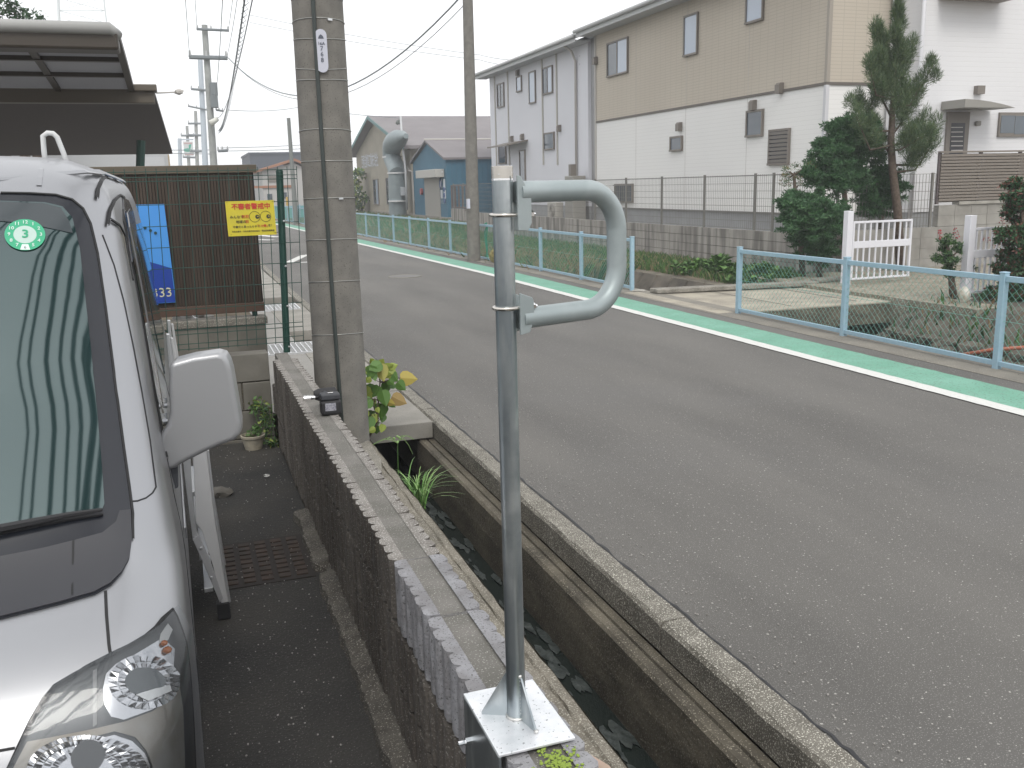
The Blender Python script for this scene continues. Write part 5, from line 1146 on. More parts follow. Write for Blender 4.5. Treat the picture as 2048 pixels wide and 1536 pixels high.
# ================================================================== TREES AND SHRUBS
def pine():
    b = PY(1790, 470, 13.7); t = thing('pine_tree', 'slim pine tree with bare lower trunk and two tall leaders before the white house', 'tree', (b.x, 13.7, .03))
    tr = [(1803, 520), (1795, 420), (1785, 340), (1782, 280), (1786, 200), (1790, 150), (1797, 90), (1800, 20)]; P = [PY(u, v, 13.7) for (u, v) in tr]; P[0].z = .02
    mb = MB(); mb.tube(P, [.085, .075, .068, .060, .045, .032, .02, .008], 10); trunk = mb.build('trunk', M_bark, t, smooth=True)
    br_ = [((1784, 290), (1740, 300), (1712, 232), -.3), ((1784, 290), (1820, 285), (1852, 240), .3), ((1785, 330), (1840, 330), (1872, 250), .2), ((1783, 262), (1735, 262), (1716, 200), .2), ((1785, 240), (1760, 190), (1752, 60), .1),
           ((1787, 215), (1820, 210), (1860, 140), -.2), ((1787, 200), (1752, 190), (1738, 130), -.2), ((1790, 160), (1808, 150), (1824, 90), .2), ((1786, 300), (1800, 300), (1850, 270), -.4), ((1784, 270), (1800, 250), (1838, 190), .3),
           ((1783, 310), (1760, 285), (1738, 250), .4), ((1790, 180), (1775, 150), (1768, 110), .3), ((1784, 345), (1830, 340), (1868, 285), -.2)]
    cl = []
    for (a, m_, e_, dy) in br_:
        A_ = PY(*a, 13.7); Mi = PY(*m_, 13.7+dy*.6); E_ = PY(*e_, 13.7+dy)
        mb = MB(); mb.tube([A_, Mi, E_], [.022, .016, .006], 6); mb.build('limb', M_bark, t, smooth=True)
        for i in range(9):
            f = i/8; q = (A_*(1-f)**2+Mi*2*f*(1-f)+E_*f*f); 
            if f > .3: cl.append((q+Vector((0, 0, .03)), .085+.04*random.random(), (1, 1, 1.7)))
    for i in range(26):
        f = i/25; q = PY(1797-5*f*0+random.uniform(-1, 1)*14*(1-f*.75), 215-205*f, 13.7+random.uniform(-.2, .2)*(1-f)); cl.append((q, .10*(1-f*.6)+.03, (1, 1, 1.7)))
    for i in range(14): f = i/13; q = PY(1755+random.uniform(-6, 8), 200-140*f, 13.75); cl.append((q, .11*(1-f*.4), (1, 1, 1.4)))
    for i in range(24): a = random.choice(cl[:60])[0]; cl.append((a+Vector((random.uniform(-.16, .16), random.uniform(-.16, .16), random.uniform(-.02, .2))), .06, (1, 1, 2.2)))
    mb = MB(); leaves(mb, cl, 330, .0085, .115, 3, updir=(0, 0, .85)); mb.build('crown', [M_needle, M_needle, M_needleL], t, fix=False)
random.seed(77); pine()
def bushy(name, label, cat, Y, blobs, trunk, mats, per, lw, ll, zb=.03, group=None, droop=0., updir=None, dens=1.):
    cs = [PY(u, v, Y+dy) for (u, v, r, dy) in blobs]; b = PY(*trunk[0], Y); t = thing(name, label, cat, (b.x, Y, zb), group)
    P = [PY(u, v, Y) for (u, v) in trunk]; P[0].z = min(P[0].z, zb)
    mb = MB(); n_ = len(P); mb.tube(P, [.05*(1-.7*i/(n_-1))+.006 for i in range(n_)], 8); mb.build('trunk', M_bark, t, smooth=True)
    mb = MB()
    for c in cs: k = min(range(n_), key=lambda i: (P[i]-c).length); mb.tube([P[k], (P[k]+c)/2+Vector((0, 0, .03)), c], [.018, .012, .004], 5)
    mb.build('limb', M_bark, t)
    cl = []
    for c, (u, v, r, dy) in zip(cs, blobs):
        R = r*Y/FPX*(1.2 if 'yew' in name else 1.06); 
        for _ in range(int(max(8, R*R*620*dens))):
            q = blob(c, R*random.choice((.9, 1, 1.18)), sq=(1, 1, 1)); cl.append((q, max(.05, R*.20), (1.4, 1.4, .55)))
    mb = MB(); leaves(mb, cl, per, lw, ll, len(mats), droop, updir); mb.build('crown', mats, t, fix=False)
    return t
random.seed(78)
bushy('yew_tree', 'dark green layered yew tree left of the pine above the white gate post', 'tree', 14.0,
      [(1690, 262, 34, 0), (1655, 292, 26, .2), (1725, 270, 28, -.2), (1645, 335, 34, 0), (1690, 330, 42, .2), (1668, 352, 36, -.2), (1738, 300, 26, .2), (1620, 352, 18, -.2), (1715, 348, 30, 0), (1680, 300, 30, -.2)],
      [(1692, 460), (1690, 400), (1684, 340), (1680, 290), (1675, 260)], [M_yew, M_yew, M_yewL], 110, .020, .072, updir=(0, 0, .25))
bushy('yew_tree', 'low rounded dark yew right behind the gate leaf, against the pine trunk', 'tree', 14.2,
      [(1765, 350, 34, 0), (1740, 372, 28, .2), (1790, 372, 26, -.2), (1745, 395, 32, 0), (1770, 410, 26, .2), (1735, 415, 22, 0)],
      [(1765, 470), (1763, 430), (1760, 390), (1762, 350)], [M_yew, M_yew, M_yewL], 110, .020, .072, updir=(0, 0, .25))
bushy('yew_shrub', 'broad dark green shrub spreading low left of the white gate post', 'shrub', 13.6,
      [(1600, 432, 42, 0), (1640, 440, 44, -.2), (1580, 410, 28, .2), (1650, 478, 36, 0), (1615, 478, 34, .3), (1668, 430, 30, 0), (1630, 405, 26, 0), (1640, 505, 26, 0)],
      [(1640, 545), (1635, 490), (1625, 430)], [M_yew, M_yew, M_yewL], 110, .020, .07)
bushy('sparse_shrub', 'thin reddish tipped shrub with open twigs left of the yew', 'shrub', 13.9,
      [(1590, 345, 20, 0), (1575, 362, 16, .1), (1600, 370, 16, 0), (1620, 335, 16, 0), (1570, 345, 12, 0)],
      [(1610, 440), (1598, 405), (1590, 380), (1588, 350)], [M_leafB, M_leafD, M_leafA], 20, .014, .04)
bushy('dark_shrub', 'tall dark shrub with reddish leaves filling the right edge behind the fence', 'shrub', 9.6,
      [(2040, 385, 40, 0), (2050, 430, 50, .1), (2046, 490, 50, -.1), (2030, 540, 46, 0), (2062, 540, 50, 0), (2010, 470, 18, 0), (2040, 600, 56, 0), (2000, 600, 40, .1), (2070, 470, 40, 0), (1985, 640, 36, .2), (2050, 650, 40, .2)],
      [(2062, 690), (2055, 560), (2050, 480), (2045, 420)], [M_yew, M_leafB, M_yew, mat('leaf_dark_red', (.13,.05,.035), .6)], 95, .028, .06, zb=-.3)
bushy('flowering_shrub', 'small shrub with red flower spikes beside the second gate post', 'shrub', 10.2,
      [(1895, 492, 24, 0), (1880, 515, 22, .1), (1905, 520, 22, -.1), (1925, 500, 16, 0), (1940, 530, 14, 0), (1895, 545, 20, 0)],
      [(1908, 605), (1903, 560), (1898, 520), (1895, 490)], [M_leafB, M_leafA, M_leafB], 60, .018, .045)
mb = MB(); random.seed(5)
for (u, v) in ((1879, 465), (1911, 462), (1914, 470), (1880, 472), (1975, 480), (1985, 492), (1968, 478), (2005, 442), (2020, 438)):
    c_ = PY(u, v, 10.1); leaves(mb, [(c_, .035, (1, 1, 1.6))], 14, .02, .03)
tag(mb.build('red_blossom', M_red, fix=False), 'red blossom spikes over the shrub by the second gate', 'flowers')
# plants on the bank: broad leaved clump and grass
random.seed(44)
def leaf_fan(mb, c, n_, l, w_):
    for _ in range(n_):
        a = random.uniform(0, 6.283); el = random.uniform(.3, 1.2); d = Vector((math.cos(a)*math.cos(el), math.sin(a)*math.cos(el), math.sin(el))); s_ = d.cross(Vector((0, 0, 1))).normalized()*w_*random.uniform(.6, 1.2)
        p0 = Vector(c); ll_ = l*random.uniform(.6, 1.2); p1 = p0+d*ll_*.6; p2 = p0+d*ll_+Vector((0, 0, -ll_*.25)); mb.cur = random.randrange(3)
        mb.add([p0, p1+s_, p2, p1-s_], [(0, 1, 2, 3)])
for (lbl, us, sc_) in (('bright green broad leaved weeds on the bank beside the bridge', [(1400, 535), (1425, 530), (1445, 520), (1420, 548), (1455, 540), (1385, 540), (1440, 555), (1470, 548), (1405, 555), (1480, 560)], 1.0),
                  ('second clump of broad green weeds behind the end of the near fence', [(1515, 545), (1540, 550), (1530, 535), (1560, 545), (1500, 555), (1555, 565), (1585, 560), (1575, 545)], .9)):
    c0_ = PX(*us[0], 10.3); t = thing('weed_patch', lbl, 'weeds', (c0_.x, c0_.y, -.1)); mb = MB()
    for (u, v) in us:
        c_ = PX(u, v, 10.0+random.uniform(-.3, .6)); c_.z = max(c_.z-.12, -.12)
        for _ in range(7): leaf_fan(mb, c_+Vector((random.uniform(-.28, .28), random.uniform(-.28, .28), random.uniform(-.05, .15))), 16, .22*sc_, .045)
    mb.build('leaves', [M_leafA, M_grassA, mat('leaf_fresh', (.11,.22,.05), .6)], t, fix=False)
def grass_field(name, label, n_, area, hmin, hmax, zf_, mats, w_=.012, seed=1):
    random.seed(seed); mb = MB()
    for _ in range(n_):
        x, y = area(); z = zf_(x, y); a = random.uniform(0, 6.283); h_ = random.uniform(hmin, hmax); d = Vector((math.cos(a), math.sin(a), 0)); l = d*h_*random.uniform(.15, .7); s_ = Vector((-d.y, d.x, 0))*w_*random.uniform(.5, 1.2)
        mb.cur = random.randrange(len(mats)); p = Vector((x, y, z)); mb.add([p-s_, p+s_, p+l*.5+Vector((0, 0, h_*.7))+s_*.6, p+l+Vector((0, 0, h_)), p+l*.5+Vector((0, 0, h_*.7))-s_*.6], [(0, 1, 2, 3, 4)])
    return stuff(tag(mb.build(name, mats, fix=False), label, 'grass'))
grass_field('bank_grass', 'green and straw grass covering the bank below the long block wall', 26000, lambda: (lambda y: (random.uniform(9.55+bend(y), 11.3), y))(random.uniform(13.4, 36)), .06, .24, lambda x, y: -.17, [M_grassA, M_leafA, M_grassA, M_leafB, M_grassB], .009, 2)
grass_field('channel_grass', 'tall dry straw grass and weeds standing in the channel behind the long blue fence', 46000, lambda: (lambda y: (random.uniform(7.3, 9.0)+bend(y), y))(18.6+41*random.random()**1.5), .4, 1.25, lambda x, y: -1.1, [M_grassB, M_leafD, M_grassA, M_leafD, M_leafB, M_grassB], .0055, 3)
grass_field('verge_grass', 'green grass growing before the factory and annex', 9000, lambda: (random.uniform(8.6, 11.8), random.uniform(36, 60)), .2, .7, lambda x, y: -.3, [M_grassA, M_leafA, M_grassB], .03, 4)
grass_field('slope_weeds', 'dark weeds on the stone slope behind the near fence', 450, lambda: (random.uniform(9.0, 9.9), random.uniform(5, 10.3)), .05, .22, lambda x, y: -.42+(x-9.0)*.5, [M_leafB, M_leafA, M_yew, M_leafD], .016, 6)
random.seed(90)
def hedge(name, label, cat, blobs, mats, per, lw, ll, trunkY):
    t = thing(name, label, cat, blobs[0][:3]); mb = MB(); cl = []
    for (x, y, z, r) in blobs:
        for _ in range(int(max(8, r*r*16))): cl.append((blob((x, y, z), r), r*.26, (1, 1, .8)))
    leaves(mb, cl, per, lw, ll, len(mats)); mb.build('crown', mats, t, fix=False)
    mb = MB(); 
    for (x, y, z, r) in blobs[:3]: mb.tube([(x, y, -.3), (x+.1, y, z*.6), (x, y, z)], [.14, .1, .03], 7)
    mb.build('trunk', M_bark, t); return t
a = PY(700, 380, 62); hedge('hedge_tree', 'green leafy tree between the factory end and the tall pole', 'tree', [(PY(703, 360, 62).x, 62, PY(703, 360, 62).z, 1.0), (PY(700, 400, 62).x, 62, .6, 1.2), (PY(690, 380, 62).x, 63, 1.6, 1.3), (PY(709, 395, 62).x, 62, .9, .9)], [M_leafA, M_leafB, M_leafC], 26, .16, .3, 62)
c_ = PY(30, 25, 22); hedge('garden_tree', 'dark green tree crown above the carport in the top left corner', 'tree', [(c_.x, 22, c_.z, .75), (c_.x-.6, 22, c_.z+.4, 1.0), (c_.x-.2, 21.6, c_.z-.8, .6), (c_.x-1.5, 22, c_.z-.4, 1.2), (c_.x-.1, 22.2, c_.z+.9, .8)], [M_leafB, M_yew, M_leafB], 60, .05, .11, 22)
# sapling with yellowing leaves by the slab, sedge in the ditch
def sapling():
    random.seed(19); b = Vector((1.14, 6.46, .0)); t = thing('sapling', 'young sapling with yellow and green heart leaves at the end of the ditch slab', 'plant', b)
    Yb = 6.5; st_ = [Vector((1.13, 6.46, -.05)), PY(755, 845, Yb), PY(757, 800, Yb), PY(760, 765, Yb), PY(757, 735, Yb)]
    mb = MB(); mb.tube(st_, [.008, .007, .006, .005, .003], 7); mb.tube([PY(757, 838, Yb), PY(747, 812, Yb), PY(750, 795, Yb)], [.005, .004, .003], 6); mb.build('stem', M_stem, t, smooth=True)
    lv = [(751, 733, 15, 0, 200), (762, 726, 10, 2, 60), (777, 734, 11, 2, 20), (787, 732, 9, 2, 10), (742, 745, 14, 0, 250), (763, 745, 17, 3, 280), (782, 747, 15, 2, 320), (791, 755, 12, 0, 300), (803, 772, 13, 0, 310), (817, 757, 18, 4, 350), (775, 774, 16, 0, 270),
          (735, 760, 8, 2, 200), (731, 740, 8, 2, 180), (722, 748, 7, 2, 180), (738, 782, 15, 0, 210), (728, 788, 17, 2, 200), (752, 783, 13, 0, 240), (768, 796, 16, 0, 280), (762, 822, 17, 0, 270), (733, 806, 15, 0, 200), (798, 800, 16, 5, 330), (781, 806, 9, 4, 340), (746, 806, 9, 2, 240),
          (750, 838, 11, 2, 250), (738, 848, 16, 0, 260), (727, 830, 10, 2, 200), (742, 828, 9, 1, 250), (735, 862, 10, 1, 270), (724, 800, 10, 0, 190), (744, 722, 7, 2, 120)]+[(random.uniform(726, 785), random.uniform(735, 865), random.uniform(6, 11), random.choice((0, 0, 1, 2)), random.uniform(180, 350)) for _ in range(16)]
    lm = [mat('heart_leaf_green', (.08,.17,.03), .55), M_leafA, mat('heart_leaf_lime', (.24,.30,.05), .55), mat('heart_leaf_pale', (.36,.34,.09), .6), mat('leaf_dull_yellow', (.36,.29,.06), .6), mat('leaf_brown_yellow', (.26,.18,.06), .7)]
    tw = MB()
    for (u, v, r, mi_, ang_) in lv:
        Y_ = Yb+random.uniform(-.10, .10); c_ = PY(u, v, Y_); R = r*6.4/FPX*1.02; a = math.radians(ang_)
        ax = Vector((math.cos(a), random.uniform(-.5, .5), math.sin(a))).normalized(); sd_ = ax.cross(Vector((random.uniform(-.4, .4), -1, random.uniform(-.3, .6)))).normalized(); nn = ax.cross(sd_)
        out = [(-.95, 0), (-1.02, .45), (-.7, .82), (-.15, .9), (.45, .62), (.85, .25), (1.15, 0)]
        mb = MB(); cc = [c_+ax*x*R+sd_*y*R+nn*abs(y)*R*.22 for (x, y) in out]; c2 = [c_+ax*x*R-sd_*y*R+nn*abs(y)*R*.22 for (x, y) in out]
        mid = [c_+ax*x*R for (x, y) in out]
        for i in range(len(out)-1): mb.add([mid[i], mid[i+1], cc[i+1], cc[i]], [(0, 1, 2, 3)]); mb.add([mid[i], mid[i+1], c2[i+1], c2[i]], [(3, 2, 1, 0)])
        mb.build('leaf', lm[mi_], t, fix=False)
        k = min(range(1, 5), key=lambda i: (st_[i]-c_).length); tw.tube([st_[k], (st_[k]+c_-ax*R)/2+Vector((0, 0, .005)), c_-ax*R*.95], [.0025, .002, .0013], 4)
    tw.build('twig', M_stem, t)
sapling()
random.seed(23); b = GZ(838, 985, -.30); sg = thing('sedge_plant', 'umbrella sedge with arching green blades growing in the ditch', 'plant', (1.24, 4.7, -.45)); bx0 = PX(828, 1012, 1.24)
mb = MB()
for i in range(90):
    a = random.uniform(0, 6.283); d = Vector((math.cos(a), math.sin(a)*1.2, 0)); h_ = random.uniform(.16, .36); L_ = random.uniform(.08, .32); s_ = Vector((-d.y, d.x, 0)).normalized()*.0055; base_ = bx0+Vector((random.uniform(-.03, .06), random.uniform(-.1, .1), 0)); pts = []
    for k in range(6): f = k/5; pts.append(base_+d*L_*f**1.3+Vector((0, 0, h_*(1.5*f-f*f*.9))))
    for k in range(5): w0_, w1_ = s_*(1-k/5.5), s_*(1-(k+1)/5.5); mb.cur = i % 2; mb.add([pts[k]-w0_, pts[k]+w0_, pts[k+1]+w1_, pts[k+1]-w1_], [(0, 1, 2, 3)])
mb.build('blades', [mat('sedge_green', (.12,.26,.06), .5), mat('sedge_light', (.22,.36,.12), .5)], sg, fix=False)
mb = MB(); t0_ = PX(797, 970, 1.22); t1_ = PX(795, 885, 1.2); mb.tube([bx0, t0_, t1_], [.003, .0028, .002], 5); mb.build('stalk', MATS['sedge_green'], sg)
mb = MB()
for (ex_, up_) in ((-.16, .0), (.10, -.10), (-.09, .02), (.05, .03), (.11, .0)):
    pts = [t1_+Vector((ex_*f, random.uniform(-.02, .02), .035*math.sin(f*3)*1.0+up_*f*f)) for f in (0, .25, .5, .75, 1)]
    for k in range(4): mb.add([pts[k]-Vector((0, 0, .003)), pts[k]+Vector((0, 0, .003)), pts[k+1]+Vector((0, 0, .0022)), pts[k+1]-Vector((0, 0, .0022))], [(0, 1, 2, 3)])
for dx, dz in ((-.02, .035), (.0, .045), (.015, .035), (0, .01)): mb.ico(t1_+Vector((dx, 0, dz-.005)), .009, .3, 1)
mb.build('flower_head', MATS['sedge_light'], sg, fix=False)
# ================================================================== FACTORY AND BLUE ANNEX
XF = 12.0
M_fac = mat('factory_beige', (.33,.30,.24), .85, col2=(.29,.265,.215), scale=1.2, detail=3); M_froof = mat('factory_roof_mauve', (.20,.185,.19), .8, col2=(.175,.16,.165), scale=.8)
M_ann = mat('annex_blue', (.045,.135,.20), .7, col2=(.038,.12,.18), scale=1.0); 
fc = thing('factory_building', 'beige gabled factory with grey mauve roof and white lettering', 'factory', (XF, 57, -.2))
yl = PX(714, 340, XF).y; yr = PX(822, 340, XF).y; ap = PX(738, 240, XF); ya = (yl+yr)/2+.6; zl = PX(713, 306, XF).z; za = PY(738, 240, ya).z; zr = zl-.1
G = [(yl, -.4), (yl, zl), (ya, za), (yr, zr), (yr, -.4)]
mb = MB(); mb.prism([(XF, y, z) for (y, z) in G], (14, 0, 0)); mb.build('wall', M_fac, fc)
mb = MB(); o = .18; s1 = Vector((0, ya-yl, za-zl)); 
mb.prism([(XF-.5, yl+.6, zl-.28), (XF-.5, ya, za+.06), (XF-.5, ya, za+o+.06), (XF-.5, yl+.6, zl-.28+o)], (15, 0, 0)); mb.build('roof', M_froof, fc)
mb = MB(); mb.prism([(XF-.5, ya, za+.06), (XF-.5, yr-.7, zr-.32), (XF-.5, yr-.7, zr-.32+o), (XF-.5, ya, za+o+.06)], (15, 0, 0)); mb.build('roof', M_froof, fc)
mb = MB(); mb.prism([(XF-.54, yl+.62, zl-.30), (XF-.54, ya, za+.05), (XF-.54, ya, za+.24), (XF-.54, yl+.62, zl-.1)], (.035, 0, 0)); mb.prism([(XF-.54, ya, za+.05), (XF-.54, yr-.7, zr-.34), (XF-.54, yr-.7, zr-.16), (XF-.54, ya, za+.24)], (.035, 0, 0)); mb.build('barge_board', mat('barge_teal', (.10,.20,.20), .6), fc)
XW_rect(fc, 747, 360, 759, 408, X=XF, style='slide'); XW_rect(fc, 773, 357, 784, 408, X=XF, style='slide')
ta = PX(718, 331, XF); tb = PX(763, 316, XF); mid_ = (ta+tb)/2
lettering('lettering', '西春自動車工業株式会社', .62, (XF-.02, (PX(719, 325, XF).y+PX(763, 325, XF).y)/2, mid_.z), (0, -.80, 0), (0, 0, 1.5), mat('faded_white_paint', (.52,.54,.58), .8), fc, bold=.02)
p0 = PX(823, 342, XF-.1); mb = MB(); mb.tube([PX(815, 333, XF-.1), PX(818, 341, XF-.1), PX(825, 344, XF-.1), (XF-.1, PX(825, 344, XF-.1).y, -.3)], .06, 8); mb.build('downpipe', M_trimL, fc, smooth=True)
dk = thing('exhaust_duct', 'big grey curved ventilation duct standing against the factory wall', 'duct', (XF-.9, 52, -.3)); XD = XF-.75
M_duct = mat('duct_grey', (.22,.26,.27), .55, .3, col2=(.26,.30,.31), scale=2)
def dpt(u, v): return PX(u, v, XD)
r0 = (dpt(783, 440).y-dpt(809, 440).y)/2; r0 = .47
path = [dpt(796, 445), dpt(794, 346)]; mb = MB(); mb.tube([Vector((XD, path[0].y, -.3)), path[1]], [r0*1.02, r0], 20); mb.build('lower_duct', M_duct, dk, smooth=True, autos=40)
mb = MB(); mb.tube([dpt(794, 346), dpt(790, 330), dpt(783, 314)], [r0*.95, r0*1.0, r0*1.0], 20); mb.build('offset_duct', M_duct, dk, smooth=True, autos=40)
up0 = dpt(783, 315); mb = MB(); mb.tube([up0-Vector((0, -.0, .0)), dpt(783, 300), dpt(785, 291), dpt(789, 284), dpt(795, 279), dpt(803, 275), dpt(812, 272)], [.48, .50, .53, .54, .50, .36, .13], 20); mb.build('elbow', M_duct, dk, smooth=True, autos=60)
mb = MB()
for q in (dpt(794, 346), dpt(784, 314), dpt(796, 402)): mb.tube([q-Vector((0, 0, .04)), q+Vector((0, 0, .04))], r0*1.12, 20)
mb.build('flange', M_alu_w, dk, smooth=True, autos=40)
an = thing('annex_building', 'blue gabled annex with beige roller shutter in front of the factory', 'building', (XF, 45, -.3)); XA = XF-.15
Y1, Y0 = PX(829, 400, XA).y, PX(894.5, 400, XA).y; ym = (Y0+Y1)/2; zl = PX(894, 318, XA).z; zr_ = PX(830, 328, XA).z; ze = (zl+zr_)/2+.02; zap = PX(856, 285, XA).z
mb = MB(); mb.prism([(XA, Y0, -.5), (XA, Y0, ze), (XA, ym, zap), (XA, Y1, ze), (XA, Y1, -.5)], (12, 0, 0)); mb.build('wall', M_ann, an)
mb = MB(); mb.prism([(XA-.15, Y0-.15, ze-.02), (XA-.15, ym, zap+.03), (XA-.15, ym, zap+.12), (XA-.15, Y0-.15, ze+.08)], (12.3, 0, 0)); mb.build('roof', M_froof, an)
mb = MB(); mb.prism([(XA-.15, ym, zap+.03), (XA-.15, Y1+.15, ze-.02), (XA-.15, Y1+.15, ze+.08), (XA-.15, ym, zap+.12)], (12.3, 0, 0)); mb.build('roof', M_froof, an)
mb = MB(); mb.tube([(XA-.16, ym, zap+.14), (XA+12, ym, zap+.14)], .05, 6); mb.build('ridge_cap', M_trimL, an)
x = XA+.25; mb = MB()
while x < XA+12: mb.bb(x, x+.03, Y0-.022, Y0-.001, -.5, ze-.05); x += .25
mb.build('siding_ribs', mat('annex_rib', (.045,.125,.19), .7), an)
s0 = PX(850, 365, XA); s1 = PX(880, 365, XA); ys0, ys1 = min(s0.y, s1.y), max(s0.y, s1.y); zs = PX(865, 356, XA).z
shu = None; n_ = 26
mbb = MB(); mbb.bb(XA-.03, XA-.005, ys0, ys1, -.5, zs); shu = mbb.build('roller_shutter', mat('shutter_beige', (.33,.315,.285), .7), an)
mb = MB()
for i in range(n_): z = -.45+(zs+.45)*i/n_; mb.bb(XA-.045, XA-.031, ys0, ys1, z, z+.075)
mb.build('slats', MATS['shutter_beige'], shu)
a = PX(833, 347, XA-.4); b = PX(872, 347, XA-.4); mb = MB(); mb.bb(XA-.45, XA-.002, min(a.y, b.y), max(a.y, b.y), PX(850, 356, XA-.4).z, PX(850, 340, XA-.4).z); mb.build('shutter_box', mat('box_cream', (.42,.41,.38), .6), an, bevel=.02)
for (u0, v0, u1, v1, mk_) in ((880.5, 359, 885, 377, 1), (887, 358, 891, 376.5, 0), (882, 380, 886, 397, 0), (888, 380, 892.5, 397, 2)):
    a = PX(u0, v0, XA); b = PX(u1, v1, XA); mb = MB(); mb.bb(XA-.03, XA-.004, b.y, a.y, b.z, a.z); o = mb.build('wall_plaque', mat('plaque_white', (.52,.54,.57), .5), an, bevel=.05)
    cy_, cz_ = (a.y+b.y)/2, (a.z+b.z)/2
    if mk_:
        for dz in ((-.0,) if mk_ == 1 else (.22, -.05, -.3)):
            mb = MB(); k = 16; ra = .22 if mk_ == 1 else .09; mb.tube([(XA-.035, cy_+ra*.7*math.cos(t*6.283/k), cz_+dz+ra*math.sin(t*6.283/k)) for t in range(k)], .035, 4, closed=True); mb.build('plaque_mark', mat('plaque_blue', (.07,.11,.22), .5), o)
lettering('plaque_text', '車検整備', .24, (XA-.01, PX(886.5, 404, XA).y, PX(886.5, 404, XA).z), (0, -1, 0), (0, 0, 1), mat('plaque_text_grey', (.24,.28,.33), .6), an)
a = PX(845.5, 383, XA); mb = MB(); mb.tube([(XA-.12, a.y, a.z), (XA-.02, a.y, a.z)], .16, 16); mb.build('alarm_light', mat('alarm_red', (.35,.05,.05), .5), an)
mb = MB(); a = PX(877, 353, XA-.1); mb.tube([a, a+Vector((-.1, -.3, .1))], [.1, .16], 8); mb.tube([a+Vector((0, -.2, .15)), a+Vector((0, -.7, .2))], .04, 6); mb.build('floodlight', mat('lamp_white', (.6,.6,.6), .5), an)
# service mast with meter box
sm = thing('service_mast', 'thin white service mast with grey meter box between duct and annex', 'mast', (XF-.4, 50, -.3)); XM = XF-.5
mb = MB(); mb.tube([PX(801, 232, XM), PX(806, 300, XM), PX(811, 340, XM), PX(814, 420, XM)], .055, 8); mb.build('mast', mat('mast_white', (.45,.46,.47), .5), sm, smooth=True)
mb = MB(); a = PX(806, 375, XM); mb.bb(XM-.2, XM+.1, a.y-.35, a.y+.35, PX(806, 391, XM).z, PX(806, 374, XM).z); mb.build('meter_box', mat('meter_grey', (.36,.38,.40), .6), sm, bevel=.02)
mb = MB(); a = PX(797, 241, XM); mb.tube([a+Vector((0, .3, 0)), a-Vector((0, .2, 0))], .05, 6); [mb.ico(a+Vector((0, dy, -.1)), .12, .1, 1) for dy in (-.1, .25)]; mb.build('insulator', mat('insulator_dark', (.10,.11,.10), .5), sm)
# dark mesh gate between house and annex
dgt = thing('side_gate', 'dark brown mesh gate between the far house and the blue annex', 'gate', (11.5, 41, .4)); mb = MB()
a = PX(932, 370, 11.5); b = PX(985, 366, 11.5); y0, y1 = 40.3, a.y; za_ = PX(950, 369, 11.5).z; zc_ = PX(950, 418, 11.5).z
mb.bb(11.48, 11.52, y0, y1, za_-.05, za_); mb.bb(11.48, 11.52, y0, y1, zc_, zc_+.05)
for i in range(5): y = y0+(y1-y0)*i/4; mb.bb(11.47, 11.53, y-.04, y+.04, zc_, za_)
mb.build('frame', mat('gate_brown', (.12,.09,.08), .6), dgt); mb = MB(); y = y0
while y < y1: mb.bb(11.495, 11.505, y-.006, y+.006, zc_, za_); y += .09
mb.build('mesh_infill', MATS['gate_brown'], dgt); mb = MB(); mb.bb(11.42, 11.58, 40.25, y1+.3, -.6, zc_-.02); mb.build('base_wall', M_gblock, dgt)
# ================================================================== POLES, WIRES, FAR THINGS
def far_pole(label, base, topp, Y, r, arms, name='utility_pole', m=M_polefar, extras=None, zbase=-.1):
    a = PY(*base, Y); b = PY(*topp, Y); d = (b-a)/(b.z-a.z); g0_ = a+d*(zbase-a.z); t = thing(name, label, 'utility pole' if name == 'utility_pole' else 'pole', g0_)
    mb_ = MB(); mb_.tube([g0_, (g0_+b)/2, b], [r, r*.85, r*.7], 14); mb_.build('shaft', m, t, smooth=True, autos=50)
    for (u0, v0, u1, v1, th) in arms:
        p_, q_ = PY(u0, v0, Y-.25), PY(u1, v1, Y-.25); mb_ = MB(); mb_.tube([p_, q_], th, 6); arm_ = mb_.build('crossarm', M_wirel, t)
        mb_ = MB()
        for f in (.03, .45, .97): c = p_.lerp(q_, f); mb_.tube([c, c+Vector((0, 0, th*3))], [th*.8, th*.4], 6)
        mb_.build('insulator', mat('insulator_pale', (.35,.36,.36), .5), arm_)
    return t, g0_, b
pA, gA, tA = far_pole('nearest of the far left row of poles, thick with two crossarms and a lamp', (439, 500), (409, 50), 43, .17, [(393, 58, 458, 61, .055), (378, 114, 455, 116, .09), (432, 220, 446, 222, .04), (436, 302, 456, 301, .06)])
mb = MB(); p_ = PY(421, 247, 42.6); q_ = PY(436, 237, 42.6); mb.tube([p_, q_], [.14, .09], 8); mb.build('street_lamp', mat('lamp_pale', (.6,.6,.55), .4), pA, smooth=True)
mb = MB(); [mb.bb(PY(u, v, 42.7).x-.18, PY(u, v, 42.7).x+.12, 42.5, 42.9, PY(u, v, 42.7).z-.25, PY(u, v, 42.7).z+.25) for (u, v) in ((429, 178), (430, 203))]; mb.build('junction_box', M_wirel, pA)
far_pole('slim pale blue grey pole just left of the thickest far pole', (419, 500), (400, 112), 62, .20, [(382, 178, 416, 181, .07), (376, 212, 415, 220, .05)], m=mat('pale_blue_pole', (.42,.47,.52), .7))
far_pole('third pole of the far row, mid height with two crossarms', (397, 400), (391, 222), 84, .18, [(376, 247, 412, 247, .08), (374, 270, 412, 271, .09), (380, 303, 412, 303, .08)])
far_pole('smallest leftmost concrete pole of the far row behind the green logo sign', (381, 400), (374, 252), 105, .2, [(362, 271, 388, 272, .1), (366, 314, 392, 315, .1)])
far_pole('slender roadside pole standing behind the blue fence near the white house', (592, 442), (577, 236), 50, .13, [], name='signal_pole', m=mat('thin_pole_grey', (.17,.18,.17), .8))
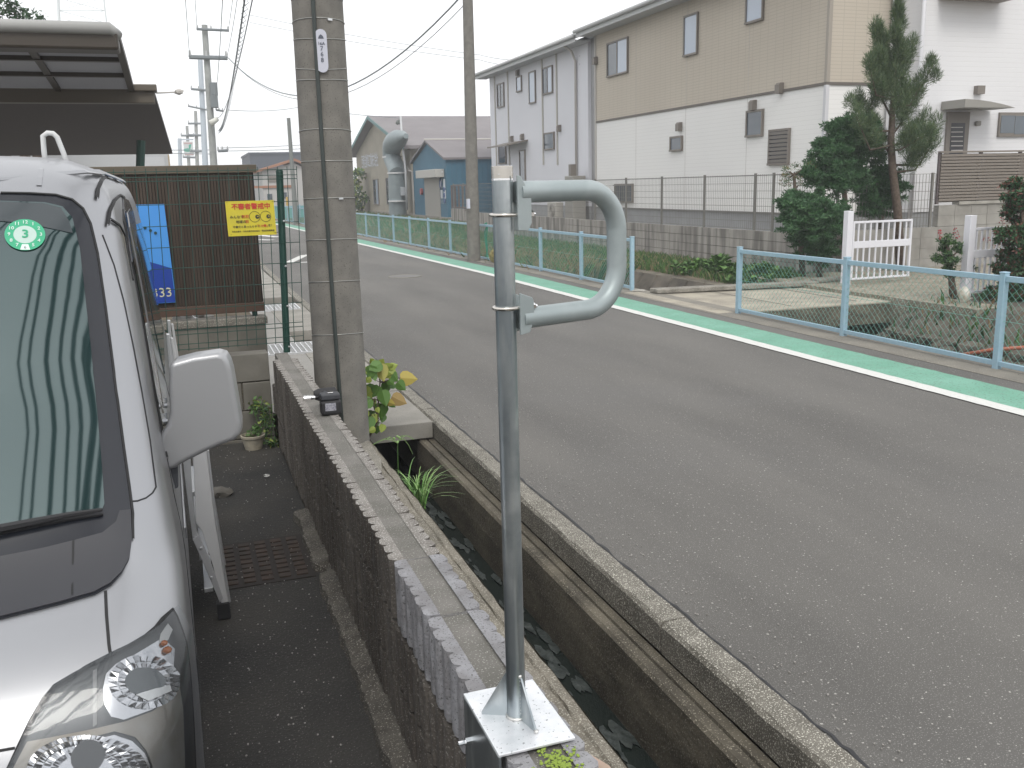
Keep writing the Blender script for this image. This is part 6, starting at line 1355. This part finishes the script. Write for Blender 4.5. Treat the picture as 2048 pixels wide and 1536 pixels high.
p2, g2_, t2 = far_pole('concrete pole standing at the long blue fence by the blue annex', (948, 520), (934, -60), 21.2, .16, [], m=M_pole)
mb = MB(); p_ = PY(944, 408, 21); mb.bb(p_.x-.12, p_.x-.06, 20.95, 21.05, p_.z-.1, p_.z+.12); mb.build('pole_tag', MATS['plate_white'], p2)
# ball of dry vine at its foot, green rope tied to the rail
p_ = GZ(963, 524, .04); rb = thing('vine_ball', 'round tangle of dry yellowish vine at the foot of the second pole', 'vine', (6.82, 20.4, .05)); random.seed(6); mb = MB()
c_ = Vector((6.80, 20.3, .16))
for i in range(70):
    R_b = .16*random.uniform(.75, 1.05); a = random.uniform(0, 6.283); ax = Vector((random.gauss(0, 1), random.gauss(0, 1), random.gauss(0, 1))).normalized(); q = ax.orthogonal().normalized(); w2 = ax.cross(q)
    mb.tube([c_+(q*math.cos(a+t*.5)+w2*math.sin(a+t*.5))*R_b for t in range(8)], .006, 4)
mb.build('tangle', [mat('dry_vine', (.30,.26,.11), .9)], rb); mb = MB(); leaves(mb, [(c_, .17, (1, 1, 1))], 160, .02, .04, 2); mb.build('leaves', [M_leafC, M_leafD], rb, fix=False)
rp = thing('green_rope', 'green rope hanging from the top rail beside the second pole', 'rope', (6.8, 19.9, .8)); XR = 6.84; random.seed(3)
mb = MB(); mb.tube([PX(u, v, XR) for (u, v) in ((969, 448), (973, 446), (973, 455), (970, 462), (970, 475), (972, 490), (974, 505), (977, 520), (979, 528))], .018, 6); mb.tube([PX(u, v, XR-.02) for (u, v) in ((975, 452), (974, 465), (973, 480), (975, 498), (972, 515), (966, 526))], .014, 6); mb.build('strand', mat('rope_green', (.02,.24,.15), .6), rp, smooth=True)
def wire(label, P, r=.012, sag=.6, m=M_wire, n_=14, name='overhead_wire', rr=None):
    P = [Vector(q) for q in P]; pts = []
    for a, b in zip(P[:-1], P[1:]):
        for i in range(n_): f = i/n_; q = a.lerp(b, f); q.z -= sag*4*f*(1-f)*((b-a).length/30); pts.append(q)
    pts.append(P[-1]); mb_ = MB(); mb_.tube(pts, [r if i <= n_ else (rr or r) for i in range(len(pts))], 5); o = mb_.build(name, m); tag(o, label, 'cable', 'cables strung between the poles'); return o
def atp(z): return pc(z)
beh = Vector((.9, -26, 0))
for i, (uv, zP, dx, r, lab) in enumerate((((437, 262), 5.3, .05, .015, 'thick low telephone cable above the left kerb line'), ((434, 236), 4.9, .16, .010, 'thin service cable just beneath the thick telephone cable'), ((430, 196), 7.2, -.1, .010, 'middle cable of the bundle rising from the thick far pole'),
                                       ((379, 112), 9.4, -.9, .011, 'left high wire on the lower crossarm of the thick far pole'), ((454, 114), 9.5, .95, .011, 'right high wire on the lower crossarm of the thick far pole'), ((457, 58), 10.6, .9, .011, 'topmost wire from the upper crossarm of the thick far pole'), ((394, 56), 10.6, -.8, .011, 'left end wire from the upper crossarm of the thick far pole'))):
    a_ = PY(uv[0], uv[1], 42.75); b_ = pc(zP)+Vector((dx*.8, 0, 0)); wire(lab, [a_, b_, Vector(((-4, -5.2, -3.2, -6.5, -2, -1, -8)[i], -26, zP))], r, .55, M_wirel, rr=.026 if i < 3 else .018)
for z, zz in ((9.35, .05), (10.5, .05)):
    mb = MB(); mb.tube([pc(z)+Vector((-1.0, -.15, 0)), pc(z)+Vector((1.0, -.15, 0))], zz, 8); mb.build('crossarm', M_wirel, up)
for i, (xe, zP) in enumerate(((-3.6, 6.1), (-4.6, 6.5), (-5.8, 6.9), (-2.6, 5.7), (-6.8, 8.0), (-3.0, 8.6))):
    b_ = pc(zP)+Vector((.1*i-.3, -.2, 0)); wire(['lowest', 'second lowest', 'middle thin', 'middle thick', 'second highest', 'highest'][(1, 2, 3, 0, 4, 5)[i]]+' service cable from the near pole back over the van, mirrored in its windscreen', [b_, Vector((xe, -26, zP-.3))], .026 if i % 2 else .018, .5, M_wire)
# spiral ties hanging on the lower cable
a_ = PY(437, 262, 42.75); b_ = pc(5.3)+Vector((.04, 0, 0)); mb = MB()
for i in range(90):
    f = i/90*.92+.02; q = a_.lerp(b_, f); q.z -= .55*4*f*(1-f)*((b_-a_).length/30); mb.tube([q+Vector((0, 0, .04)), q+Vector((.05, 0, -.05)), q+Vector((-.05, 0, -.12))], .006, 3)
tag(stuff(mb.build('cable_hangers', M_wirel, fix=False)), 'row of small loops hanging along the low telephone cable', 'cable hangers')
wire('sagging cable from the thick far pole behind the near pole to the second pole', [PY(457, 116, 42.8), t2-Vector((0, 0, .4))], .02, 2.6, M_wirel, 24)
wire('thin wire beneath the sagging cable towards the second pole', [PY(457, 116, 42.9), t2-Vector((0, 0, .65))], .01, 2.6, M_wirel, 24)
wire('upper faint wire crossing the white sky to the right', [PY(500, 30, 60), PY(960, 110, 52), PX(1160, 112, XH)], .014, .3, M_wirel, 14)
wire('lower faint wire crossing the white sky to the right', [PY(500, 45, 60), PY(960, 120, 52), PX(1160, 128, XH)], .014, .3, M_wirel, 14)
wire('faint horizontal wire behind the near pole', [PY(455, 220, 45), PY(600, 214, 56), PY(800, 236, 50)], .014, .3, M_wirel, 14)
wire('pair of far wires above the black roofed building, upper one', [PY(440, 296, 60), PY(700, 282, 70)], .02, .2, M_wirel, 8)
wire('pair of far wires above the black roofed building, lower one', [PY(458, 302, 60), PY(700, 290, 70)], .02, .2, M_wirel, 8)
wire('low far wires to the left of the pole row', [PY(330, 300, 80), PY(420, 300, 80)], .03, .1, M_wirel, 4)
wire('second low far wire to the left of the pole row', [PY(330, 306, 80), PY(420, 308, 80)], .03, .1, M_wirel, 4)
# green logo sign on a thin pole
ls = thing('logo_sign', 'tall white roadside sign with green leaf mark on a thin pole', 'sign', (PY(357, 400, 88).x, 88, 0)); mb = MB(); mb.tube([Vector((PY(361, 400, 88).x, 88, 0)), PY(359, 277, 88)], .16, 8); mb.tube([PY(359, 279, 88), PY(387, 279, 88)], .06, 6); mb.build('pole', mat('pale_blue_pole', (.42,.47,.52), .7), ls)
a = PY(366, 283, 87.8); b = PY(388, 311, 87.8); mb = MB(); mb.bb(a.x, b.x, 87.7, 87.9, b.z, a.z); mb.build('board', mat('sign_white2', (.56,.58,.58), .6), ls)
mb = MB(); c_ = PY(375.5, 300, 87.6); k = 16; mb.poly([(c_.x+.36*math.cos(t*6.283/k), 87.68, c_.z+.14*math.sin(t*6.283/k)) for t in range(k)]); mb.poly([(c_.x+.1, 87.68, c_.z+.1), (c_.x+.22, 87.68, c_.z+.1), (c_.x+.34, 87.68, c_.z+.5), (c_.x+.12, 87.68, c_.z+.42)]); mb.build('leaf_mark', mat('mark_green', (.03,.34,.24), .6), ls, fix=False)
mb = MB(); mb.bb(a.x+.05, b.x-.05, 87.67, 87.69, a.z-.2, a.z-.1); mb.bb(a.x+.05, b.x-.05, 87.67, 87.69, b.z+.05, b.z+.12); mb.build('text_bar', mat('mark_pink', (.50,.34,.34), .6), ls)
# transmission tower far away on the left
tw_ = thing('transmission_tower', 'faint lattice transmission tower above the carport', 'tower', (PY(165, 60, 150).x, 150, 0)); mb = MB(); m_tw = mat('tower_grey', (.62,.66,.67), .7)
A0 = PY(122, 120, 150); A1 = PY(112, -80, 150); B0 = PY(222, 120, 150); B1 = PY(198, -80, 150)
for (p_, q_, r_) in ((A0, A1, .22), (B0, B1, .12)): mb.tube([Vector((p_.x, 150, 0)), p_, q_], r_, 5)
for i in range(8):
    f = i/8; g_ = (i+1)/8; mb.tube([A0.lerp(A1, f), B0.lerp(B1, g_)], .035, 4); mb.tube([B0.lerp(B1, f), A0.lerp(A1, g_)], .05, 4); mb.tube([A0.lerp(A1, g_), B0.lerp(B1, g_)], .05, 4)
mb.build('lattice', m_tw, tw_)
# far buildings at the end of the road
bb = thing('black_building', 'large flat dark building at the end of the road behind the near pole', 'building', (8, 100, 0)); a = PY(499, 309, 100); b = PY(640, 308, 100); mb = MB(); mb.bb(a.x, b.x+3, 100, 112, -.5, a.z); mb.build('wall', mat('dark_blue_cladding', (.045,.055,.075), .7), bb); mb = MB(); mb.bb(a.x-.1, b.x+3, 99.9, 112, a.z, a.z+.2); mb.build('parapet', mat('dark_blue_cladding', (.04,.05,.07), .7), bb)
oh = thing('orange_roof_house', 'pale house with orange edged gable roof at the end of the road', 'house', (7, 72, 0)); Yq = 72
a = PY(515, 342, Yq); b = PY(588, 322, Yq); c_ = PY(640, 345, Yq); mb = MB(); zg = -.2
mb.prism([(a.x+.3, Yq, zg), (a.x+.3, Yq, a.z), (b.x, Yq, b.z-.15), (c_.x, Yq, c_.z-.2), (c_.x, Yq, zg)], (0, 8, 0)); mb.build('wall', mat('pale_plaster', (.42,.41,.40), .8), oh)
mb = MB(); mb.prism([(a.x-.2, Yq-.4, a.z-.15), (b.x, Yq-.4, b.z), (b.x, Yq-.4, b.z+.18), (a.x-.2, Yq-.4, a.z+.02)], (0, 9, 0)); mb.prism([(b.x, Yq-.4, b.z), (c_.x+.3, Yq-.4, c_.z-.1), (c_.x+.3, Yq-.4, c_.z+.08), (b.x, Yq-.4, b.z+.18)], (0, 9, 0)); mb.build('roof', mat('orange_tile', (.30,.14,.08), .8), oh)
YW_box(oh, 500, 372, 585, 375, Yq, .1, MATS['orange_tile'], 'belt_course'); YW_box(oh, 535, 352, 560, 364, Yq, .06, M_wfr, 'window'); YW_box(oh, 560, 385, 574, 397, Yq, .06, M_pane, 'window'); YW_box(oh, 534, 388, 545, 400, Yq, .06, M_pane, 'window')
fb = thing('far_blue_fence', 'distant turquoise boarded fence where the road bends', 'fence', (6, 66, 0)); a = PY(548, 415, 66); b = PY(650, 418, 66); mb = MB(); mb.bb(a.x, b.x, 66, 66.06, -.1, PY(570, 412, 66).z); mb.build('panel', mat('turquoise_board', (.13,.36,.38), .7), fb)
for i in range(9): x = a.x+(b.x-a.x)*i/8; mb = MB(); mb.bb(x-.05, x+.05, 65.9, 66, -.1, PY(570, 411, 66).z+.05); mb.build('post', M_bluef, fb)
mb = MB(); p_ = PY(574, 400, 64); mb.tube([(p_.x, 64, -.1), (p_.x, 64, p_.z+.2)], .07, 6); tag(mb.build('marker_post', mat('marker_yellow', (.50,.32,.06), .6)), 'thin yellow marker post at the far road bend', 'post')
# ================================================================== CARPORT on the left
cp = thing('carport', 'brown carport with translucent panels in the upper left', 'carport', (-2, 10, .05))
A = PY(230, 66, 8.5); B = PY(277, 180, 11.0); XL = -5.0
zA_, zB_ = A.z, B.z; m_pc = mat('smoky_polycarbonate', (.40,.41,.43), .35, spec=.3); t_ = m_pc.node_tree; tl_ = t_.nodes.new('ShaderNodeBsdfTranslucent'); tl_.inputs[0].default_value = (.30, .30, .31, 1); mp_ = t_.nodes.new('ShaderNodeMixShader'); mp_.inputs[0].default_value = .6; t_.links.new(t_.nodes['Principled BSDF'].outputs[0], mp_.inputs[1]); t_.links.new(tl_.outputs[0], mp_.inputs[2]); t_.links.new(mp_.outputs[0], t_.nodes['Material Output'].inputs[0])
def q3(f, x, o=0.): return Vector((x, 8.5+2.5*f, zA_+(zB_-zA_)*f+.02*math.sin(f*math.pi)+o))
for j in range(3):
    xs = [A.x, -1.05, -2.3, -3.6, XL]
    for i in range(4):
        f0, f1 = .12+j*.29, .12+(j+1)*.29-.006; x0_, x1_ = xs[i]-.02, xs[i+1]+.02; mb = MB(); mb.prism([q3(f0, x0_), q3(f0, x1_), q3(f1, x1_), q3(f1, x0_)], (0, 0, .006)); mb.build('roof_panel', m_pc, cp)
M_cpb = mat('carport_bronze', (.055,.045,.035), .5, .2)
for x in xs: mb = MB(); [mb.prism([q3(f, x-.03, -.03), q3(f, x+.03, -.03), q3(f, x+.03, .03), q3(f, x-.03, .03)], q3(f+.125, x)-q3(f, x)) for f in [i/8 for i in range(8)]]; mb.build('rafter', M_cpb, cp)
for f in (.13, .41, .69): mb = MB(); p_ = q3(f, XL, -.012); mb.bb(XL, A.x-.03, p_.y-.03, p_.y+.05, p_.z-.025, p_.z+.02); mb.build('purlin', M_cpb, cp)
mb = MB(); mb.bb(XL, A.x+.02, 8.42, 8.70, zA_-.14, zA_-.0); mb.build('front_beam', M_cpb, cp, bevel=.02); mb = MB(); mb.tube([(XL, 8.42, zA_+.02), (A.x-.03, 8.42, zA_+.02), (A.x+.01, 8.5, zA_-.02)], .05, 10); mb.build('gutter', mat('gutter_grey', (.33,.33,.32), .5), cp, smooth=True)
C2 = PY(308, 180, 11.0); mb = MB(); mb.bb(XL, C2.x, 10.95, 11.1, C2.z-.14, C2.z); mb.build('rear_beam', mat('beam_brown', (.10,.085,.065), .5), cp, bevel=.01)
mb = MB(); mb.bb(C2.x-.2, C2.x+.03, 10.9, 11.14, C2.z-.02, C2.z+.05); mb.build('beam_cap', MATS['beam_brown'], cp, bevel=.01)
D2 = PY(345, 308, 16.0); mb = MB(); mb.prism([(XL, 11.1, C2.z-.03), (C2.x, 11.1, C2.z-.03), (D2.x, 16, D2.z), (XL, 16, D2.z)], (0, 0, .05)); mb.build('dark_roof_sheet', mat('dark_brown_sheet', (.05,.04,.036), .7), cp)
for x in (-1.9, -3.4):
    mb = MB(); mb.bb(x-.06, x+.06, 10.98, 11.1, .05, C2.z-.14); mb.build('post', M_cpb, cp)
mb = MB(); a = PY(272, 308, 12.4); b = PY(262, 335, 12.4); mb.tube([a+(a-b)*1.0, Vector((b.x-.15, 12.4, .1))], .05, 8); mb.build('post', M_grn, cp)
mb = MB(); p_ = PY(312, 186, 11); q_ = PY(358, 184, 11); mb.tube([p_, q_], .008, 6); mb.ico(q_, .035, .1, 1, (1.5, 1, 1)); tag(mb.build('rod_lamp', M_trimL), 'thin horizontal rod with knob sticking out from the carport beam', 'rod')
fw_ = thing('far_white_wall', 'pale grey building wall seen under the brown carport sheet', 'building', (-2, 24, 0)); a = PY(120, 312, 24); b = PY(337, 309, 24); mb = MB(); mb.bb(a.x-4, b.x, 24, 30, 0, a.z+.15); mb.build('wall', mat('pale_grey_panel', (.40,.41,.42), .7), fw_); YW_box(fw_, 338, 309, 346, 420, 24, -2.0, mat('ochre_edge', (.36,.29,.2), .8), 'edge_panel'); YW_box(fw_, 288, 314, 331, 345, 24, .03, mat('panel_white', (.46,.47,.48), .6), 'panel')
# white scooter parts / bags seen under the screen
sc_ = thing('white_bag', 'crumpled white bag on the wall behind the foot of the brown screen', 'bag', (-.05, 7.3, .6)); random.seed(4); mb = MB(); c_ = PY(365, 636, 7.4)
mb.ico(c_, .05, .3, 2, (1.5, 1, .8)); mb.ico(c_+Vector((.07, 0, -.02)), .035, .3, 2, (1.3, 1, .7)); mb.build('bag', mat('white_plastic', (.6,.6,.6), .4), sc_)
st_ = thing('stone_heap', 'grey stones heaped behind the low wall under the screen', 'stones', (.2, 7.5, .6)); mb = MB(); [mb.ico(PY(u, v, 7.5), .045, .25, 1, (1.3, 1, .7)) for (u, v) in ((385, 634), (400, 630), (412, 636), (395, 640), (376, 642))]; mb.build('stones', mat('pale_stone', (.30,.29,.27), .9), st_)
mb = MB(); mb.bb(-3.6, .5, 7.08, 8.4, .0, .74); struct(mb.build('planting_terrain', M_soil))

# ================================================================== faint summer haze over the whole place
hz = MB(); hz.bb(-150, 170, -40, 140, -2.4, 13); ho = hz.build('haze', M_blk)
ho.data.materials.clear(); hm = bpy.data.materials.new('haze_air'); hm.use_nodes = True; t_ = hm.node_tree; t_.nodes.clear(); pv = t_.nodes.new('ShaderNodeVolumePrincipled'); pv.inputs['Density'].default_value = .0022; pv.inputs['Color'].default_value = (.95, .97, 1, 1); om = t_.nodes.new('ShaderNodeOutputMaterial'); t_.links.new(pv.outputs[0], om.inputs['Volume']); ho.data.materials.append(hm); stuff(ho); ho['label'] = 'thin pale haze in the air over the road'; ho['category'] = 'haze'
